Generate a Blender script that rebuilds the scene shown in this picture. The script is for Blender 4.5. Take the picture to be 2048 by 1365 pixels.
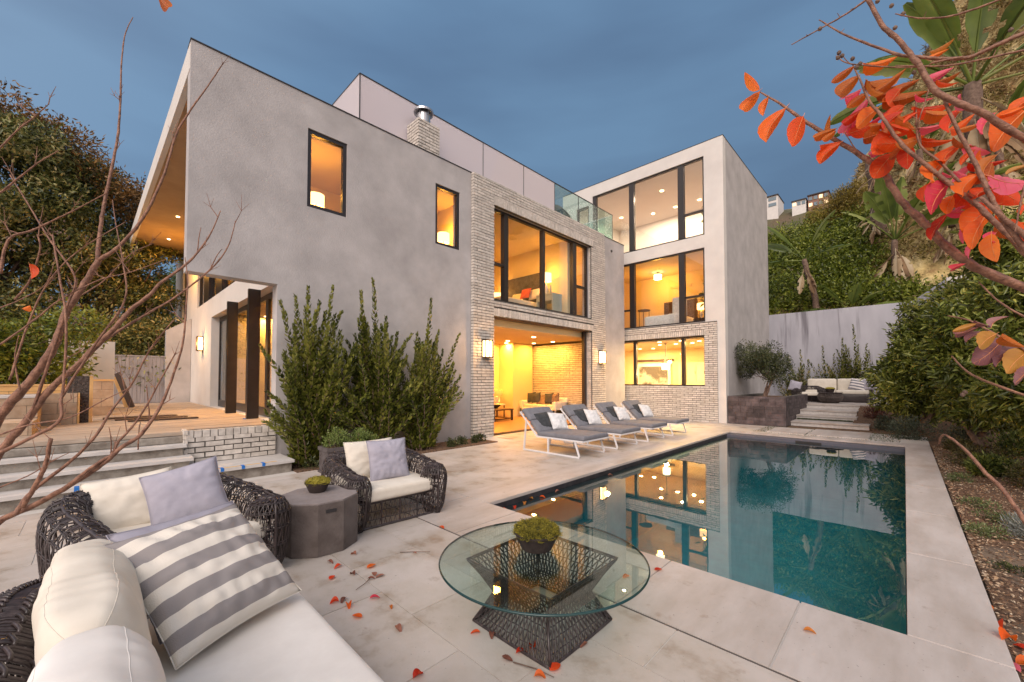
import bpy, bmesh, math, random
import numpy as np
from mathutils import Vector, Matrix
from math import radians, sin, cos, pi

for o in list(bpy.data.objects): bpy.data.objects.remove(o)
SC = bpy.context.scene
COL = SC.collection
R = random.Random(11)
NR = np.random.RandomState(5)

# ------------------------------------------------------------------ camera, sky, sun, exposure
YAW, PITCH, EYE, FPX = radians(44.2), radians(1.56), 1.55, 807.0
fh = Vector((-sin(YAW), cos(YAW), 0)); RT = Vector((cos(YAW), sin(YAW), 0)); ZZ = Vector((0, 0, 1))
FW = fh*cos(PITCH) + ZZ*sin(PITCH); UPV = ZZ*cos(PITCH) - fh*sin(PITCH)
cam = bpy.data.cameras.new('camera'); camo = bpy.data.objects.new('camera', cam); COL.objects.link(camo)
M = Matrix.Identity(4)
for i in range(3):
    M[i][0] = RT[i]; M[i][1] = UPV[i]; M[i][2] = -FW[i]
M[2][3] = EYE
camo.matrix_world = M
cam.sensor_width = 36; cam.lens = 36*FPX/2048; cam.shift_y = (738-682.5)/2048
cam.clip_start = 0.02; cam.clip_end = 2000
SC.camera = camo

world = bpy.data.worlds.new("World"); SC.world = world; world.use_nodes = True
wn, wl = world.node_tree.nodes, world.node_tree.links
wn.clear()
def N(t, **k):
    n = wn.new(t)
    for a, b in k.items(): setattr(n, a, b)
    return n
wo = N('ShaderNodeOutputWorld'); bg = N('ShaderNodeBackground')
sky = N('ShaderNodeTexSky', sky_type='NISHITA', sun_disc=False)
SUN_EL, SUN_AZ = radians(30), radians(150)      # azimuth from +Y, clockwise: the glow is behind the camera
sky.sun_elevation = radians(6); sky.sun_rotation = SUN_AZ
tc = N('ShaderNodeTexCoord'); sep = N('ShaderNodeSeparateXYZ'); wl.new(tc.outputs['Generated'], sep.inputs[0])
# dusk: deep blue ahead, paler lilac toward the afterglow behind the camera
dt = N('ShaderNodeVectorMath', operation='DOT_PRODUCT'); wl.new(tc.outputs['Generated'], dt.inputs[0]); dt.inputs[1].default_value = Vector((0.42, -0.85, 0.30)).normalized()
rp = N('ShaderNodeValToRGB'); wl.new(dt.outputs['Value'], rp.inputs[0])
mr = N('ShaderNodeMapRange'); wl.new(dt.outputs['Value'], mr.inputs[0]); mr.inputs[1].default_value = -1; mr.inputs[2].default_value = 1
wl.new(mr.outputs[0], rp.inputs[0])
cr = rp.color_ramp; cr.elements[0].position = 0.0; cr.elements[0].color = (0.072, 0.128, 0.212, 1)
cr.elements[1].position = 1.0; cr.elements[1].color = (1.35, 1.10, 1.0, 1)
e = cr.elements.new(0.30); e.color = (0.10, 0.178, 0.295, 1)
e = cr.elements.new(0.52); e.color = (0.155, 0.225, 0.335, 1)
e = cr.elements.new(0.78); e.color = (0.78, 0.71, 0.71, 1)
mp = N('ShaderNodeMapping'); wl.new(tc.outputs['Generated'], mp.inputs[0]); mp.inputs['Scale'].default_value = (1.3, 1.3, 6.0)
mp.inputs['Rotation'].default_value = (0.12, 0.15, 0)
nz = N('ShaderNodeTexNoise'); wl.new(mp.outputs[0], nz.inputs[0]); nz.inputs['Scale'].default_value = 1.1; nz.inputs['Detail'].default_value = 4.0; nz.inputs['Roughness'].default_value = 0.45
cl = N('ShaderNodeValToRGB'); wl.new(nz.outputs[0], cl.inputs[0])
cl.color_ramp.elements[0].position = 0.36; cl.color_ramp.elements[0].color = (0.82, 0.81, 0.83, 1)
cl.color_ramp.elements[1].position = 0.62; cl.color_ramp.elements[1].color = (1.12, 1.13, 1.10, 1)
mu = N('ShaderNodeMix', data_type='RGBA', blend_type='MULTIPLY'); mu.inputs[0].default_value = 1.0
wl.new(rp.outputs[0], mu.inputs[6]); wl.new(cl.outputs[0], mu.inputs[7])
ad = N('ShaderNodeMix', data_type='RGBA', blend_type='ADD'); ad.inputs[0].default_value = 0.012
wl.new(mu.outputs[2], ad.inputs[6]); wl.new(sky.outputs[0], ad.inputs[7])
wl.new(ad.outputs[2], bg.inputs[0]); bg.inputs[1].default_value = 1.0
wl.new(bg.outputs[0], wo.inputs[0])

sun = bpy.data.lights.new('sun', 'SUN'); sun.energy = 1.45; sun.angle = radians(38); sun.color = (1.0, 0.90, 0.84)
suno = bpy.data.objects.new('sun', sun); COL.objects.link(suno)
sd = Vector((sin(SUN_AZ)*cos(radians(38)), cos(SUN_AZ)*cos(radians(38)), sin(radians(38))))
suno.rotation_euler = sd.to_track_quat('Z', 'Y').to_euler(); suno.location = (0, 0, 30)
SC.view_settings.view_transform = 'Standard'; SC.view_settings.look = 'None'
SC.view_settings.exposure = 0.46; SC.view_settings.gamma = 1.0; SC.view_settings.use_curve_mapping = False
cy = SC.cycles
cy.max_bounces = 9; cy.diffuse_bounces = 4; cy.glossy_bounces = 4; cy.transparent_max_bounces = 24; cy.transmission_bounces = 4
cy.sample_clamp_indirect = 4.0; cy.use_denoising = True; cy.caustics_reflective = False; cy.caustics_refractive = False
try: cy.denoiser = 'OPENIMAGEDENOISE'
except Exception: pass

def at(px, py, axis, v):
    """point of the place seen at pixel (px,py) of the 2048 px photograph lying on the plane axis = v"""
    d = FW + RT*((px-1024)/FPX) - UPV*((py-738)/FPX)
    o = Vector((0, 0, EYE)); t = (v-o[axis])/d[axis]
    return o + d*t
def dp(px, py, k):
    return Vector((0, 0, EYE)) + (FW + RT*((px-1024)/FPX) - UPV*((py-738)/FPX))*k

# ------------------------------------------------------------------ mesh helpers
class MB:
    def __init__(s): s.v = []; s.f = []; s.m = []
    def add(s, vs, fs, mi=0):
        o = len(s.v); s.v.extend([tuple(v) for v in vs]); s.f.extend([tuple(i+o for i in f) for f in fs]); s.m.extend([mi]*len(fs)); return s
    def box(s, x0, y0, z0, x1, y1, z1, mi=0):
        x0, x1 = sorted((x0, x1)); y0, y1 = sorted((y0, y1)); z0, z1 = sorted((z0, z1))
        v = [(x0,y0,z0),(x1,y0,z0),(x1,y1,z0),(x0,y1,z0),(x0,y0,z1),(x1,y0,z1),(x1,y1,z1),(x0,y1,z1)]
        return s.add(v, [(0,3,2,1),(4,5,6,7),(0,1,5,4),(1,2,6,5),(2,3,7,6),(3,0,4,7)], mi)
    def mbox(s, mat, mi=0):
        v = [mat @ Vector(p) for p in [(-.5,-.5,-.5),(.5,-.5,-.5),(.5,.5,-.5),(-.5,.5,-.5),(-.5,-.5,.5),(.5,-.5,.5),(.5,.5,.5),(-.5,.5,.5)]]
        return s.add(v, [(0,3,2,1),(4,5,6,7),(0,1,5,4),(1,2,6,5),(2,3,7,6),(3,0,4,7)], mi)
    def bar(s, a, b, w, h=None, mi=0):
        a, b = Vector(a), Vector(b); h = h or w; d = b-a; L = d.length
        q = d.to_track_quat('X', 'Z').to_matrix().to_4x4()
        return s.mbox(Matrix.Translation((a+b)/2) @ q @ Matrix.Diagonal((L, w, h, 1)), mi)
    def tube(s, pts, r, n=6, mi=0, cap=True, closed=False):
        pts = [Vector(p) for p in pts]; m = len(pts)
        if m < 2: return s
        rs = r if isinstance(r, (list, tuple)) else [r]*m
        o = len(s.v); prev = None
        for i, p in enumerate(pts):
            if closed: t = pts[(i+1) % m]-pts[i-1]
            else: t = pts[min(i+1, m-1)]-pts[max(i-1, 0)]
            if t.length < 1e-9: t = Vector((0,0,1))
            t.normalize()
            if prev is None:
                a = t.cross(Vector((0,0,1)))
                if a.length < .1: a = t.cross(Vector((1,0,0)))
            else:
                a = prev - t*prev.dot(t)
                if a.length < 1e-6: a = t.orthogonal()
            a.normalize(); prev = a; b = t.cross(a)
            for k in range(n):
                an = 2*pi*k/n
                s.v.append(tuple(p + (a*cos(an)+b*sin(an))*rs[i]))
        for i in range(m if closed else m-1):
            i2 = (i+1) % m
            for k in range(n):
                k2 = (k+1) % n
                s.f.append((o+i*n+k, o+i*n+k2, o+i2*n+k2, o+i2*n+k)); s.m.append(mi)
        if cap and not closed:
            s.f.append(tuple(o+k for k in range(n))[::-1]); s.m.append(mi)
            s.f.append(tuple(o+(m-1)*n+k for k in range(n))); s.m.append(mi)
        return s
    def lathe(s, prof, c=(0,0,0), n=24, mi=0, capb=True, capt=True):
        o = len(s.v); c = Vector(c)
        for r_, z in prof:
            for k in range(n):
                a = 2*pi*k/n; s.v.append((c.x+r_*cos(a), c.y+r_*sin(a), c.z+z))
        for i in range(len(prof)-1):
            for k in range(n):
                k2 = (k+1) % n
                s.f.append((o+i*n+k, o+i*n+k2, o+(i+1)*n+k2, o+(i+1)*n+k)); s.m.append(mi)
        if capb: s.f.append(tuple(o+k for k in range(n))[::-1]); s.m.append(mi)
        if capt: s.f.append(tuple(o+(len(prof)-1)*n+k for k in range(n))); s.m.append(mi)
        return s
    def prism(s, poly, z0, z1, mi=0):
        n = len(poly)
        v = [(p[0], p[1], z0) for p in poly]+[(p[0], p[1], z1) for p in poly]
        f = [tuple(range(n))[::-1], tuple(range(n, 2*n))]+[(i, (i+1) % n, n+(i+1) % n, n+i) for i in range(n)]
        return s.add(v, f, mi)
    def rbox(s, c, size, r=.03, seg=3, mi=0, mat=None, puff=0):
        """rounded box; puff swells its broad faces like a cushion"""
        h = [q/2 for q in size]; r = min(r, min(h)*.98); ax = []
        k = 6 if puff else 1
        for q in h:
            e_ = [-q, -q+r*.12, -q+r*.45, -q+r] if seg > 2 else [-q, -q+r*.4, -q+r]
            ax.append(e_ + [(-q+r)+(2*(q-r))*j/k for j in range(1, k)] + [-x for x in e_[::-1]])
        idx = {}; vs = []; fs = []
        def V(x, y, z):
            key = (round(x,5), round(y,5), round(z,5))
            if key in idx: return idx[key]
            p = Vector((x,y,z)); n = Vector([max(-(h[i]-r), min(h[i]-r, p[i])) for i in range(3)]); d = p-n
            if d.length > 1e-9: p = n+d.normalized()*r
            if puff:
                fx, fy = max(0, 1-(p.x/h[0])**4), max(0, 1-(p.y/h[1])**4)
                p.z += puff*(p.z/h[2])*(fx*fy)**.5 + puff*.35*math.sin(p.x*23+size[1]*7)*math.sin(p.y*17+size[0]*5)*(fx*fy)
            idx[key] = len(vs); vs.append(p); return idx[key]
        for a_ in range(3):
            b_, c_ = (a_+1) % 3, (a_+2) % 3
            for sgn in (-1, 1):
                for i in range(len(ax[b_])-1):
                    for j in range(len(ax[c_])-1):
                        q = []
                        for (ii, jj) in ((i,j),(i+1,j),(i+1,j+1),(i,j+1)):
                            co = [0,0,0]; co[a_] = sgn*h[a_]; co[b_] = ax[b_][ii]; co[c_] = ax[c_][jj]; q.append(V(*co))
                        if len(set(q)) < 3: continue
                        fs.append(tuple(q) if sgn > 0 else tuple(q[::-1]))
        T = mat if mat is not None else Matrix.Translation(c)
        s.add([T @ v for v in vs], fs, mi); return s
    def build(s, name, mats, parent=None, smooth=False, own=False):
        me = bpy.data.meshes.new(name); me.from_pydata(s.v, [], s.f)
        if not isinstance(mats, (list, tuple)): mats = [mats]
        for m_ in mats: me.materials.append(m_)
        if len(mats) > 1: me.polygons.foreach_set('material_index', s.m)
        if smooth: me.polygons.foreach_set('use_smooth', [True]*len(s.f))
        me.update()
        return link(name, me, parent)

LOC = {}
def link(name, me, parent=None):
    o = bpy.data.objects.new(name, me); COL.objects.link(o)
    if parent is not None:
        o.parent = parent
        if parent.name in LOC: o.location = -LOC[parent.name]
    return o
def thing(name, label, cat, loc=(0,0,0), group=None, kind=None):
    o = bpy.data.objects.new(name, None); COL.objects.link(o); o.location = loc; o.empty_display_size = .1
    LOC[o.name] = Vector(loc); tag(o, label, cat, group, kind); return o
def tag(o, label=None, cat=None, group=None, kind=None):
    if label: o['label'] = label
    if cat: o['category'] = cat
    if group: o['group'] = group
    if kind: o['kind'] = kind
    return o
def copy_tree(o, parent=None):
    c = o.copy(); COL.objects.link(c)
    if parent is not None: c.parent = parent
    for ch in list(o.children): copy_tree(ch, c)
    return c

def npmesh(name, V, T, mat, parent=None, smooth=False):
    V = np.asarray(V, np.float32); T = np.asarray(T, np.int32)
    me = bpy.data.meshes.new(name); me.vertices.add(len(V)); me.vertices.foreach_set('co', V.ravel())
    k = T.shape[1]
    me.loops.add(T.size); me.loops.foreach_set('vertex_index', T.ravel())
    me.polygons.add(len(T)); me.polygons.foreach_set('loop_start', np.arange(0, T.size, k, dtype=np.int32))
    if smooth: me.polygons.foreach_set('use_smooth', np.ones(len(T), bool))
    me.materials.append(mat); me.update(calc_edges=True); me.validate()
    return link(name, me, parent)

def unit(a): return a/np.maximum(np.linalg.norm(a, axis=-1, keepdims=True), 1e-9)
OV = np.array([(0,0,0),(.3,.42,.06),(.68,.36,.02),(1,0,-.1),(.68,-.36,.02),(.3,-.42,.06),(.33,0,-.03),(.7,0,-.06)])
OT = np.array([(0,6,1),(6,2,1),(6,7,2),(7,3,2),(0,5,6),(5,4,6),(6,4,7),(7,4,3)])
DV = np.array([(0,0,0),(.45,.4,.05),(1,0,-.08),(.45,-.4,.05)])
DT = np.array([(0,2,1),(0,3,2)])
def leafmesh(name, P, D, U, L, W, mat, parent=None, oval=False):
    """P base points, D leaf axis, U leaf normal, L length, W width"""
    P = np.asarray(P, float); D = unit(np.asarray(D, float)); U = np.asarray(U, float)
    S = unit(np.cross(U, D)); U = np.cross(D, S)
    V0, T0 = (OV, OT) if oval else (DV, DT)
    L = np.broadcast_to(L, (len(P),)); W = np.broadcast_to(W, (len(P),))
    V = P[:,None,:] + D[:,None,:]*(V0[None,:,0:1]*L[:,None,None]) + S[:,None,:]*(V0[None,:,1:2]*W[:,None,None]) + U[:,None,:]*(V0[None,:,2:3]*L[:,None,None])
    T = T0[None]+ (np.arange(len(P))*len(V0))[:,None,None]
    return npmesh(name, V.reshape(-1,3), T.reshape(-1,3), mat, parent)
def rnd(n): return unit(NR.normal(size=(n,3)))

def crown_points(cs, rs, n, shell=.55):
    """n points spread in blobs cs with radii rs, mostly toward their outsides; returns points and outward directions"""
    cs = np.array(cs, float); rs = np.array(rs, float)
    if rs.ndim == 1: rs = np.repeat(rs[:,None], 3, 1)
    w = rs.prod(1)**(2/3); idx = NR.choice(len(cs), n, p=w/w.sum())
    d = rnd(n); q = shell + (1-shell)*NR.rand(n)**.7
    q *= 1+.12*NR.normal(size=n)
    return cs[idx]+d*rs[idx]*q[:,None], d

# ------------------------------------------------------------------ materials
MT = {}
def mat(name, c1, c2=None, scale=4, rough=.7, bump=0, bscale=60, metal=0, island=0, detail=5, stretch=None, c3=None, spec=.5, lo=.35, hi=.65, bdist=.01, coat=0, disp2=None):
    m = bpy.data.materials.new(name); m.use_nodes = True; nt = m.node_tree; n, l = nt.nodes, nt.links
    b = n['Principled BSDF']; b.inputs['Roughness'].default_value = rough; b.inputs['Metallic'].default_value = metal
    b.inputs['Specular IOR Level'].default_value = spec
    if coat: b.inputs['Coat Weight'].default_value = coat
    tcn = n.new('ShaderNodeTexCoord'); mpn = n.new('ShaderNodeMapping'); l.new(tcn.outputs['Object'], mpn.inputs[0])
    if stretch: mpn.inputs['Scale'].default_value = stretch
    src = None
    if c2 is not None:
        t = n.new('ShaderNodeTexNoise'); l.new(mpn.outputs[0], t.inputs[0]); t.inputs['Scale'].default_value = scale; t.inputs['Detail'].default_value = detail; t.inputs['Roughness'].default_value = .6
        r_ = n.new('ShaderNodeValToRGB'); l.new(t.outputs[0], r_.inputs[0])
        r_.color_ramp.elements[0].position = lo; r_.color_ramp.elements[0].color = (*c1, 1)
        r_.color_ramp.elements[1].position = hi; r_.color_ramp.elements[1].color = (*c2, 1)
        if c3: e_ = r_.color_ramp.elements.new((lo+hi)/2); e_.color = (*c3, 1)
        src = r_.outputs[0]
    else:
        rgb = n.new('ShaderNodeRGB'); rgb.outputs[0].default_value = (*c1, 1); src = rgb.outputs[0]
    if island:
        g = n.new('ShaderNodeNewGeometry'); oi = n.new('ShaderNodeObjectInfo'); a_ = n.new('ShaderNodeMath'); a_.operation = 'ADD'
        l.new(g.outputs['Random Per Island'], a_.inputs[0]); l.new(oi.outputs['Random'], a_.inputs[1])
        fr = n.new('ShaderNodeMath'); fr.operation = 'FRACT'; l.new(a_.outputs[0], fr.inputs[0])
        mrr = n.new('ShaderNodeMapRange'); l.new(fr.outputs[0], mrr.inputs[0]); mrr.inputs[3].default_value = 1-island; mrr.inputs[4].default_value = 1+island*.6
        hs = n.new('ShaderNodeHueSaturation'); l.new(src, hs.inputs['Color']); l.new(mrr.outputs[0], hs.inputs['Value']); src = hs.outputs[0]
    l.new(src, b.inputs['Base Color'])
    if bump:
        t2 = n.new('ShaderNodeTexNoise'); l.new(mpn.outputs[0], t2.inputs[0]); t2.inputs['Scale'].default_value = bscale; t2.inputs['Detail'].default_value = 6
        bp = n.new('ShaderNodeBump'); bp.inputs['Strength'].default_value = bump; bp.inputs['Distance'].default_value = bdist
        l.new(t2.outputs[0], bp.inputs['Height']); l.new(bp.outputs[0], b.inputs['Normal'])
    MT[name] = m; return m
def leafmat(name, cols, trans=.35, rough=.45, ns=1.3):
    m = bpy.data.materials.new(name); m.use_nodes = True; nt = m.node_tree; n, l = nt.nodes, nt.links
    b = n['Principled BSDF']; b.inputs['Roughness'].default_value = rough
    g = n.new('ShaderNodeNewGeometry'); oi = n.new('ShaderNodeObjectInfo'); a_ = n.new('ShaderNodeMath'); a_.operation = 'ADD'
    l.new(g.outputs['Random Per Island'], a_.inputs[0]); l.new(oi.outputs['Random'], a_.inputs[1])
    fr = n.new('ShaderNodeMath'); fr.operation = 'FRACT'; l.new(a_.outputs[0], fr.inputs[0])
    # clumps of lighter and darker growth
    tcn = n.new('ShaderNodeTexCoord'); t = n.new('ShaderNodeTexNoise'); l.new(tcn.outputs['Object'], t.inputs[0]); t.inputs['Scale'].default_value = ns; t.inputs['Detail'].default_value = 3
    mx = n.new('ShaderNodeMath'); mx.operation = 'MULTIPLY_ADD'; l.new(t.outputs[0], mx.inputs[0]); mx.inputs[1].default_value = 1.0
    sc_ = n.new('ShaderNodeMath'); sc_.operation = 'MULTIPLY_ADD'; l.new(fr.outputs[0], sc_.inputs[0]); sc_.inputs[1].default_value = .7; sc_.inputs[2].default_value = -.35
    l.new(sc_.outputs[0], mx.inputs[2])
    r_ = n.new('ShaderNodeValToRGB'); l.new(mx.outputs[0], r_.inputs[0])
    k = len(cols)
    r_.color_ramp.elements[0].position = .15; r_.color_ramp.elements[0].color = (*cols[0], 1)
    r_.color_ramp.elements[1].position = .88; r_.color_ramp.elements[1].color = (*cols[-1], 1)
    for i in range(1, k-1):
        e_ = r_.color_ramp.elements.new(.15+.73*i/(k-1)); e_.color = (*cols[i], 1)
    l.new(r_.outputs[0], b.inputs['Base Color'])
    tr = n.new('ShaderNodeBsdfTranslucent'); l.new(r_.outputs[0], tr.inputs[0])
    mxs = n.new('ShaderNodeMixShader'); mxs.inputs[0].default_value = trans
    l.new(b.outputs[0], mxs.inputs[1]); l.new(tr.outputs[0], mxs.inputs[2]); l.new(mxs.outputs[0], n['Material Output'].inputs[0])
    MT[name] = m; return m
def glassmat(name, tint=(1,1,1), ior=1.5, bump=0, rough=0, haze=None, hazec=(1,1,1), bscale=3, extra=0):
    m = bpy.data.materials.new(name); m.use_nodes = True; nt = m.node_tree; n, l = nt.nodes, nt.links
    n.remove(n['Principled BSDF'])
    t = n.new('ShaderNodeBsdfTransparent'); t.inputs[0].default_value = (*tint, 1)
    g = n.new('ShaderNodeBsdfGlossy'); g.inputs['Roughness'].default_value = rough
    f = n.new('ShaderNodeMath'); f.operation = 'MULTIPLY_ADD'; f0 = ((ior-1)/(ior+1))**2
    lw = n.new('ShaderNodeLayerWeight'); lw.inputs[0].default_value = .5
    pw = n.new('ShaderNodeMath'); pw.operation = 'POWER'; l.new(lw.outputs['Facing'], pw.inputs[0]); pw.inputs[1].default_value = 5
    l.new(pw.outputs[0], f.inputs[0]); f.inputs[1].default_value = 1-f0; f.inputs[2].default_value = f0
    mxx = n.new('ShaderNodeMixShader')
    if extra:
        ax = n.new('ShaderNodeMath'); ax.operation = 'ADD'; ax.use_clamp = True; l.new(f.outputs[0], ax.inputs[0]); ax.inputs[1].default_value = extra; l.new(ax.outputs[0], mxx.inputs[0])
    else: l.new(f.outputs[0], mxx.inputs[0])
    src = t.outputs[0]
    if haze:
        d = n.new('ShaderNodeBsdfDiffuse'); d.inputs[0].default_value = (*hazec, 1); tl = n.new('ShaderNodeBsdfTranslucent'); tl.inputs[0].default_value = (*hazec, 1)
        m1 = n.new('ShaderNodeMixShader'); m1.inputs[0].default_value = .5; l.new(d.outputs[0], m1.inputs[1]); l.new(tl.outputs[0], m1.inputs[2])
        m2 = n.new('ShaderNodeMixShader'); m2.inputs[0].default_value = haze; l.new(src, m2.inputs[1]); l.new(m1.outputs[0], m2.inputs[2]); src = m2.outputs[0]
    l.new(src, mxx.inputs[1]); l.new(g.outputs[0], mxx.inputs[2])
    if bump:
        tcn = n.new('ShaderNodeTexCoord'); t2 = n.new('ShaderNodeTexNoise'); l.new(tcn.outputs['Object'], t2.inputs[0]); t2.inputs['Scale'].default_value = bscale; t2.inputs['Detail'].default_value = 2
        bp = n.new('ShaderNodeBump'); bp.inputs['Strength'].default_value = bump; bp.inputs['Distance'].default_value = .01
        l.new(t2.outputs[0], bp.inputs['Height']); l.new(bp.outputs[0], g.inputs['Normal']); l.new(bp.outputs[0], lw.inputs['Normal'])
    l.new(mxx.outputs[0], n['Material Output'].inputs[0]); MT[name] = m; return m
def emis(name, c, s):
    m = bpy.data.materials.new(name); m.use_nodes = True; n = m.node_tree.nodes; b = n['Principled BSDF']
    b.inputs['Base Color'].default_value = (*c, 1); b.inputs['Emission Color'].default_value = (*c, 1); b.inputs['Emission Strength'].default_value = s
    MT[name] = m; return m

STUCCO = mat('stucco', (.36,.345,.345), (.51,.49,.488), 1.5, .9, .35, 38, detail=11, lo=.3, hi=.72, bdist=.015)  # darker tone: shade of the pool-facing walls is put into the colour
TANS = mat('tan_soffit', (.36,.24,.14), (.42,.29,.17), 2, .85)
STUCCO2 = mat('pale_stucco', (.58,.555,.53), (.70,.675,.64), 1.3, .9, .3, 60, detail=8, lo=.25, hi=.75)
BRICK = mat('white_brick', (.47,.43,.385), (.70,.655,.60), 11, .88, .5, 70, island=.16, detail=8, lo=.28, hi=.66)
MORTAR = mat('mortar', (.075,.068,.06), (.13,.12,.105), 20, .95, .5, 90)
BRONZE = mat('dark_bronze_frame', (.022,.018,.018), None, rough=.38, spec=.5)
FLASH = mat('dark_flashing', (.04,.038,.04), None, rough=.5, metal=.3)
PLASTER = mat('interior_plaster', (.72,.58,.33), (.76,.62,.37), 1, .85)
FLOORW = mat('interior_wood_floor', (.28,.15,.07), (.42,.25,.12), 3, .35, .1, 20, stretch=(1,12,1))
STONE = mat('limestone', (.31,.245,.185), (.52,.47,.43), 2.3, .6, .2, 45, island=.08, detail=12, lo=.33, hi=.60, c3=(.47,.42,.37))
COPING = mat('coping_limestone', (.38,.33,.29), (.52,.475,.445), 3.2, .55, .15, 50, island=.05, detail=12, lo=.32, hi=.62, stretch=(1,.3,1))
GROUT = mat('pale_grout', (.58,.55,.51), None, rough=.9)
GROUTD = mat('dark_joint', (.10,.085,.075), None, rough=.95)
DECKW = mat('weathered_deck_wood', (.33,.26,.20), (.50,.42,.34), 3, .7, .3, 30, island=.16, stretch=(9,.7,4), detail=8)
CONC = mat('raw_concrete', (.17,.145,.12), (.34,.31,.27), 6, .95, .7, 40, detail=9)
TREAD = mat('pale_stone_tread', (.48,.46,.44), (.60,.575,.55), 5, .7, .15, 40, stretch=(3,1,3))
BLOCK = mat('concrete_block', (.38,.27,.18), (.52,.40,.29), 5, .95, .6, 60, island=.14)
TANPL = mat('tan_sealed_block', (.58,.34,.13), (.70,.46,.20), 3, .85, .2, 40)
FENCEM = mat('grey_painted_board', (.26,.25,.27), (.33,.32,.34), 3, .7, .2, 30, stretch=(8,8,1), island=.05)
SOIL = mat('soil_mulch', (.06,.032,.02), (.26,.155,.09), 26, .97, 1.0, 60, detail=10, bdist=.03)
EARTH = mat('ground_earth', (.10,.07,.05), (.17,.12,.08), 2, .97, .6, 20)
WICKER = mat('dark_wicker', (.024,.016,.016), (.065,.048,.048), 30, .34, spec=.6, island=.35)
FCREAM = mat('cream_canvas', (.66,.61,.52), (.75,.70,.61), 5, .9, .10, 420)
FWHITE = mat('white_canvas', (.72,.69,.65), (.80,.775,.735), 5, .9, .10, 420)
FLILAC = mat('lilac_grey_canvas', (.33,.32,.38), (.40,.385,.45), 6, .9, .12, 420)
FGREY = mat('grey_lounger_fabric', (.15,.153,.175), (.195,.198,.22), 8, .85, .25, 150)
FDARK = mat('charcoal_fabric', (.03,.033,.037), (.055,.06,.065), 8, .9, .35, 120)
FPALE = mat('pale_linen', (.58,.585,.59), (.72,.725,.73), 14, .9, .5, 90)
WHITEM = mat('white_powdercoat', (.72,.71,.72), None, rough=.35, metal=.0)
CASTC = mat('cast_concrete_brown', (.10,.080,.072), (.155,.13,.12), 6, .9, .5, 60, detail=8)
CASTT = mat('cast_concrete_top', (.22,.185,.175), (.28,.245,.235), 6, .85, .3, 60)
LEADP = mat('lead_grey_planter', (.075,.062,.062), (.115,.10,.10), 7, .8, .35, 50)
BOWLM = mat('dark_bowl', (.018,.013,.012), (.05,.035,.03), 9, .75, .4, 60)
MOSS = leafmat('moss', [(.05,.05,.006),(.20,.17,.015),(.33,.28,.03),(.46,.40,.06)], .2, .9, ns=24)
SLATE = mat('slate_tile', (.05,.036,.038), (.12,.095,.10), 5, .7, .6, 40, island=.4, detail=8)
BARK = mat('tree_bark', (.10,.06,.045), (.22,.15,.11), 14, .9, .7, 50)
TWIG = mat('smooth_red_bark', (.10,.040,.024), (.36,.18,.11), 45, .55, .5, 160, detail=6, lo=.3, hi=.7)
POOLP = mat('pool_plaster', (.010,.21,.25), (.018,.28,.32), 3, .8)
TILEB = mat('dark_waterline_tile', (.022,.02,.024), (.05,.046,.05), 7, .45, island=.3)
COVER = mat('pool_cover_vinyl', (.10,.10,.13), None, rough=.5)
WALLG = mat('stained_grey_wall', (.40,.40,.45), (.52,.52,.57), 1.2, .9, .3, 40, detail=9, stretch=(1,1,.3))
ROCK = mat('dry_hillside', (.30,.19,.08), (.68,.55,.29), .9, .95, 1.0, 3, detail=10, c3=(.55,.42,.18), bdist=.3)
G_WIN = glassmat('window_glass', (.97,.98,.97), 1.5, extra=.02)
G_TAB = glassmat('tabletop_glass', (.80,.915,.89), 1.55, extra=.045)
G_EDGE = mat('glass_edge_green', (.012,.045,.045), None, rough=.15)
G_RAIL = glassmat('clear_rail_glass', (.78,.90,.87), 1.5, haze=.10, hazec=(.6,.75,.7), extra=.03)
G_SKYPINK = glassmat('painted_sky_glass', (.9,.85,.87), 1.5, haze=.90, hazec=(.95,.885,.89))  # pink haze puts the bright sky's reflection into the pane colour
WATER = glassmat('pool_water', (.62,.90,.93), 1.36, bump=.045, bscale=2.2, extra=.19)
WARM = (1.0, .43, .055)
E_DL = emis('downlight_lens', (1.0, .72, .38), 9)
E_SH = emis('lamp_shade_lit', (1.0, .62, .26), 2.6)
E_SC = emis('lantern_glass_lit', (1.0, .60, .25), 6.5)
E_KI = emis('pendant_glass_lit', (1.0, .82, .50), 5)
E_RED = emis('orange_shade_lit', (.9, .22, .05), .9)
WOODD = mat('dark_wood', (.05,.025,.015), (.09,.05,.03), 5, .45, stretch=(1,8,1))
STEELD = mat('dark_steel', (.014,.010,.009), (.028,.02,.018), 3, .35, spec=.5)
TAPE = mat('blue_tape', (.01,.16,.55), None, rough=.6)
LAMPS = []
def lamp(kind, loc, w, col=WARM, size=.1, rot=None, spot=None):
    d = bpy.data.lights.new('lamp', kind); d.energy = w*1.5; d.color = col
    if kind == 'AREA': d.shape = 'DISK'; d.size = size
    elif kind == 'SPOT': d.shadow_soft_size = size; d.spot_size = spot or radians(120); d.spot_blend = .8
    else: d.shadow_soft_size = size
    o = bpy.data.objects.new('lamp', d); COL.objects.link(o); o.location = loc
    if rot: o.rotation_euler = rot
    LAMPS.append(o); return o
# ------------------------------------------------------------------ ground, pool, patio
PX0, PX1, PY0, PY1 = -3.77, -0.02, 3.46, 13.25      # pool
BEDX = .40
g = MB()
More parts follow.
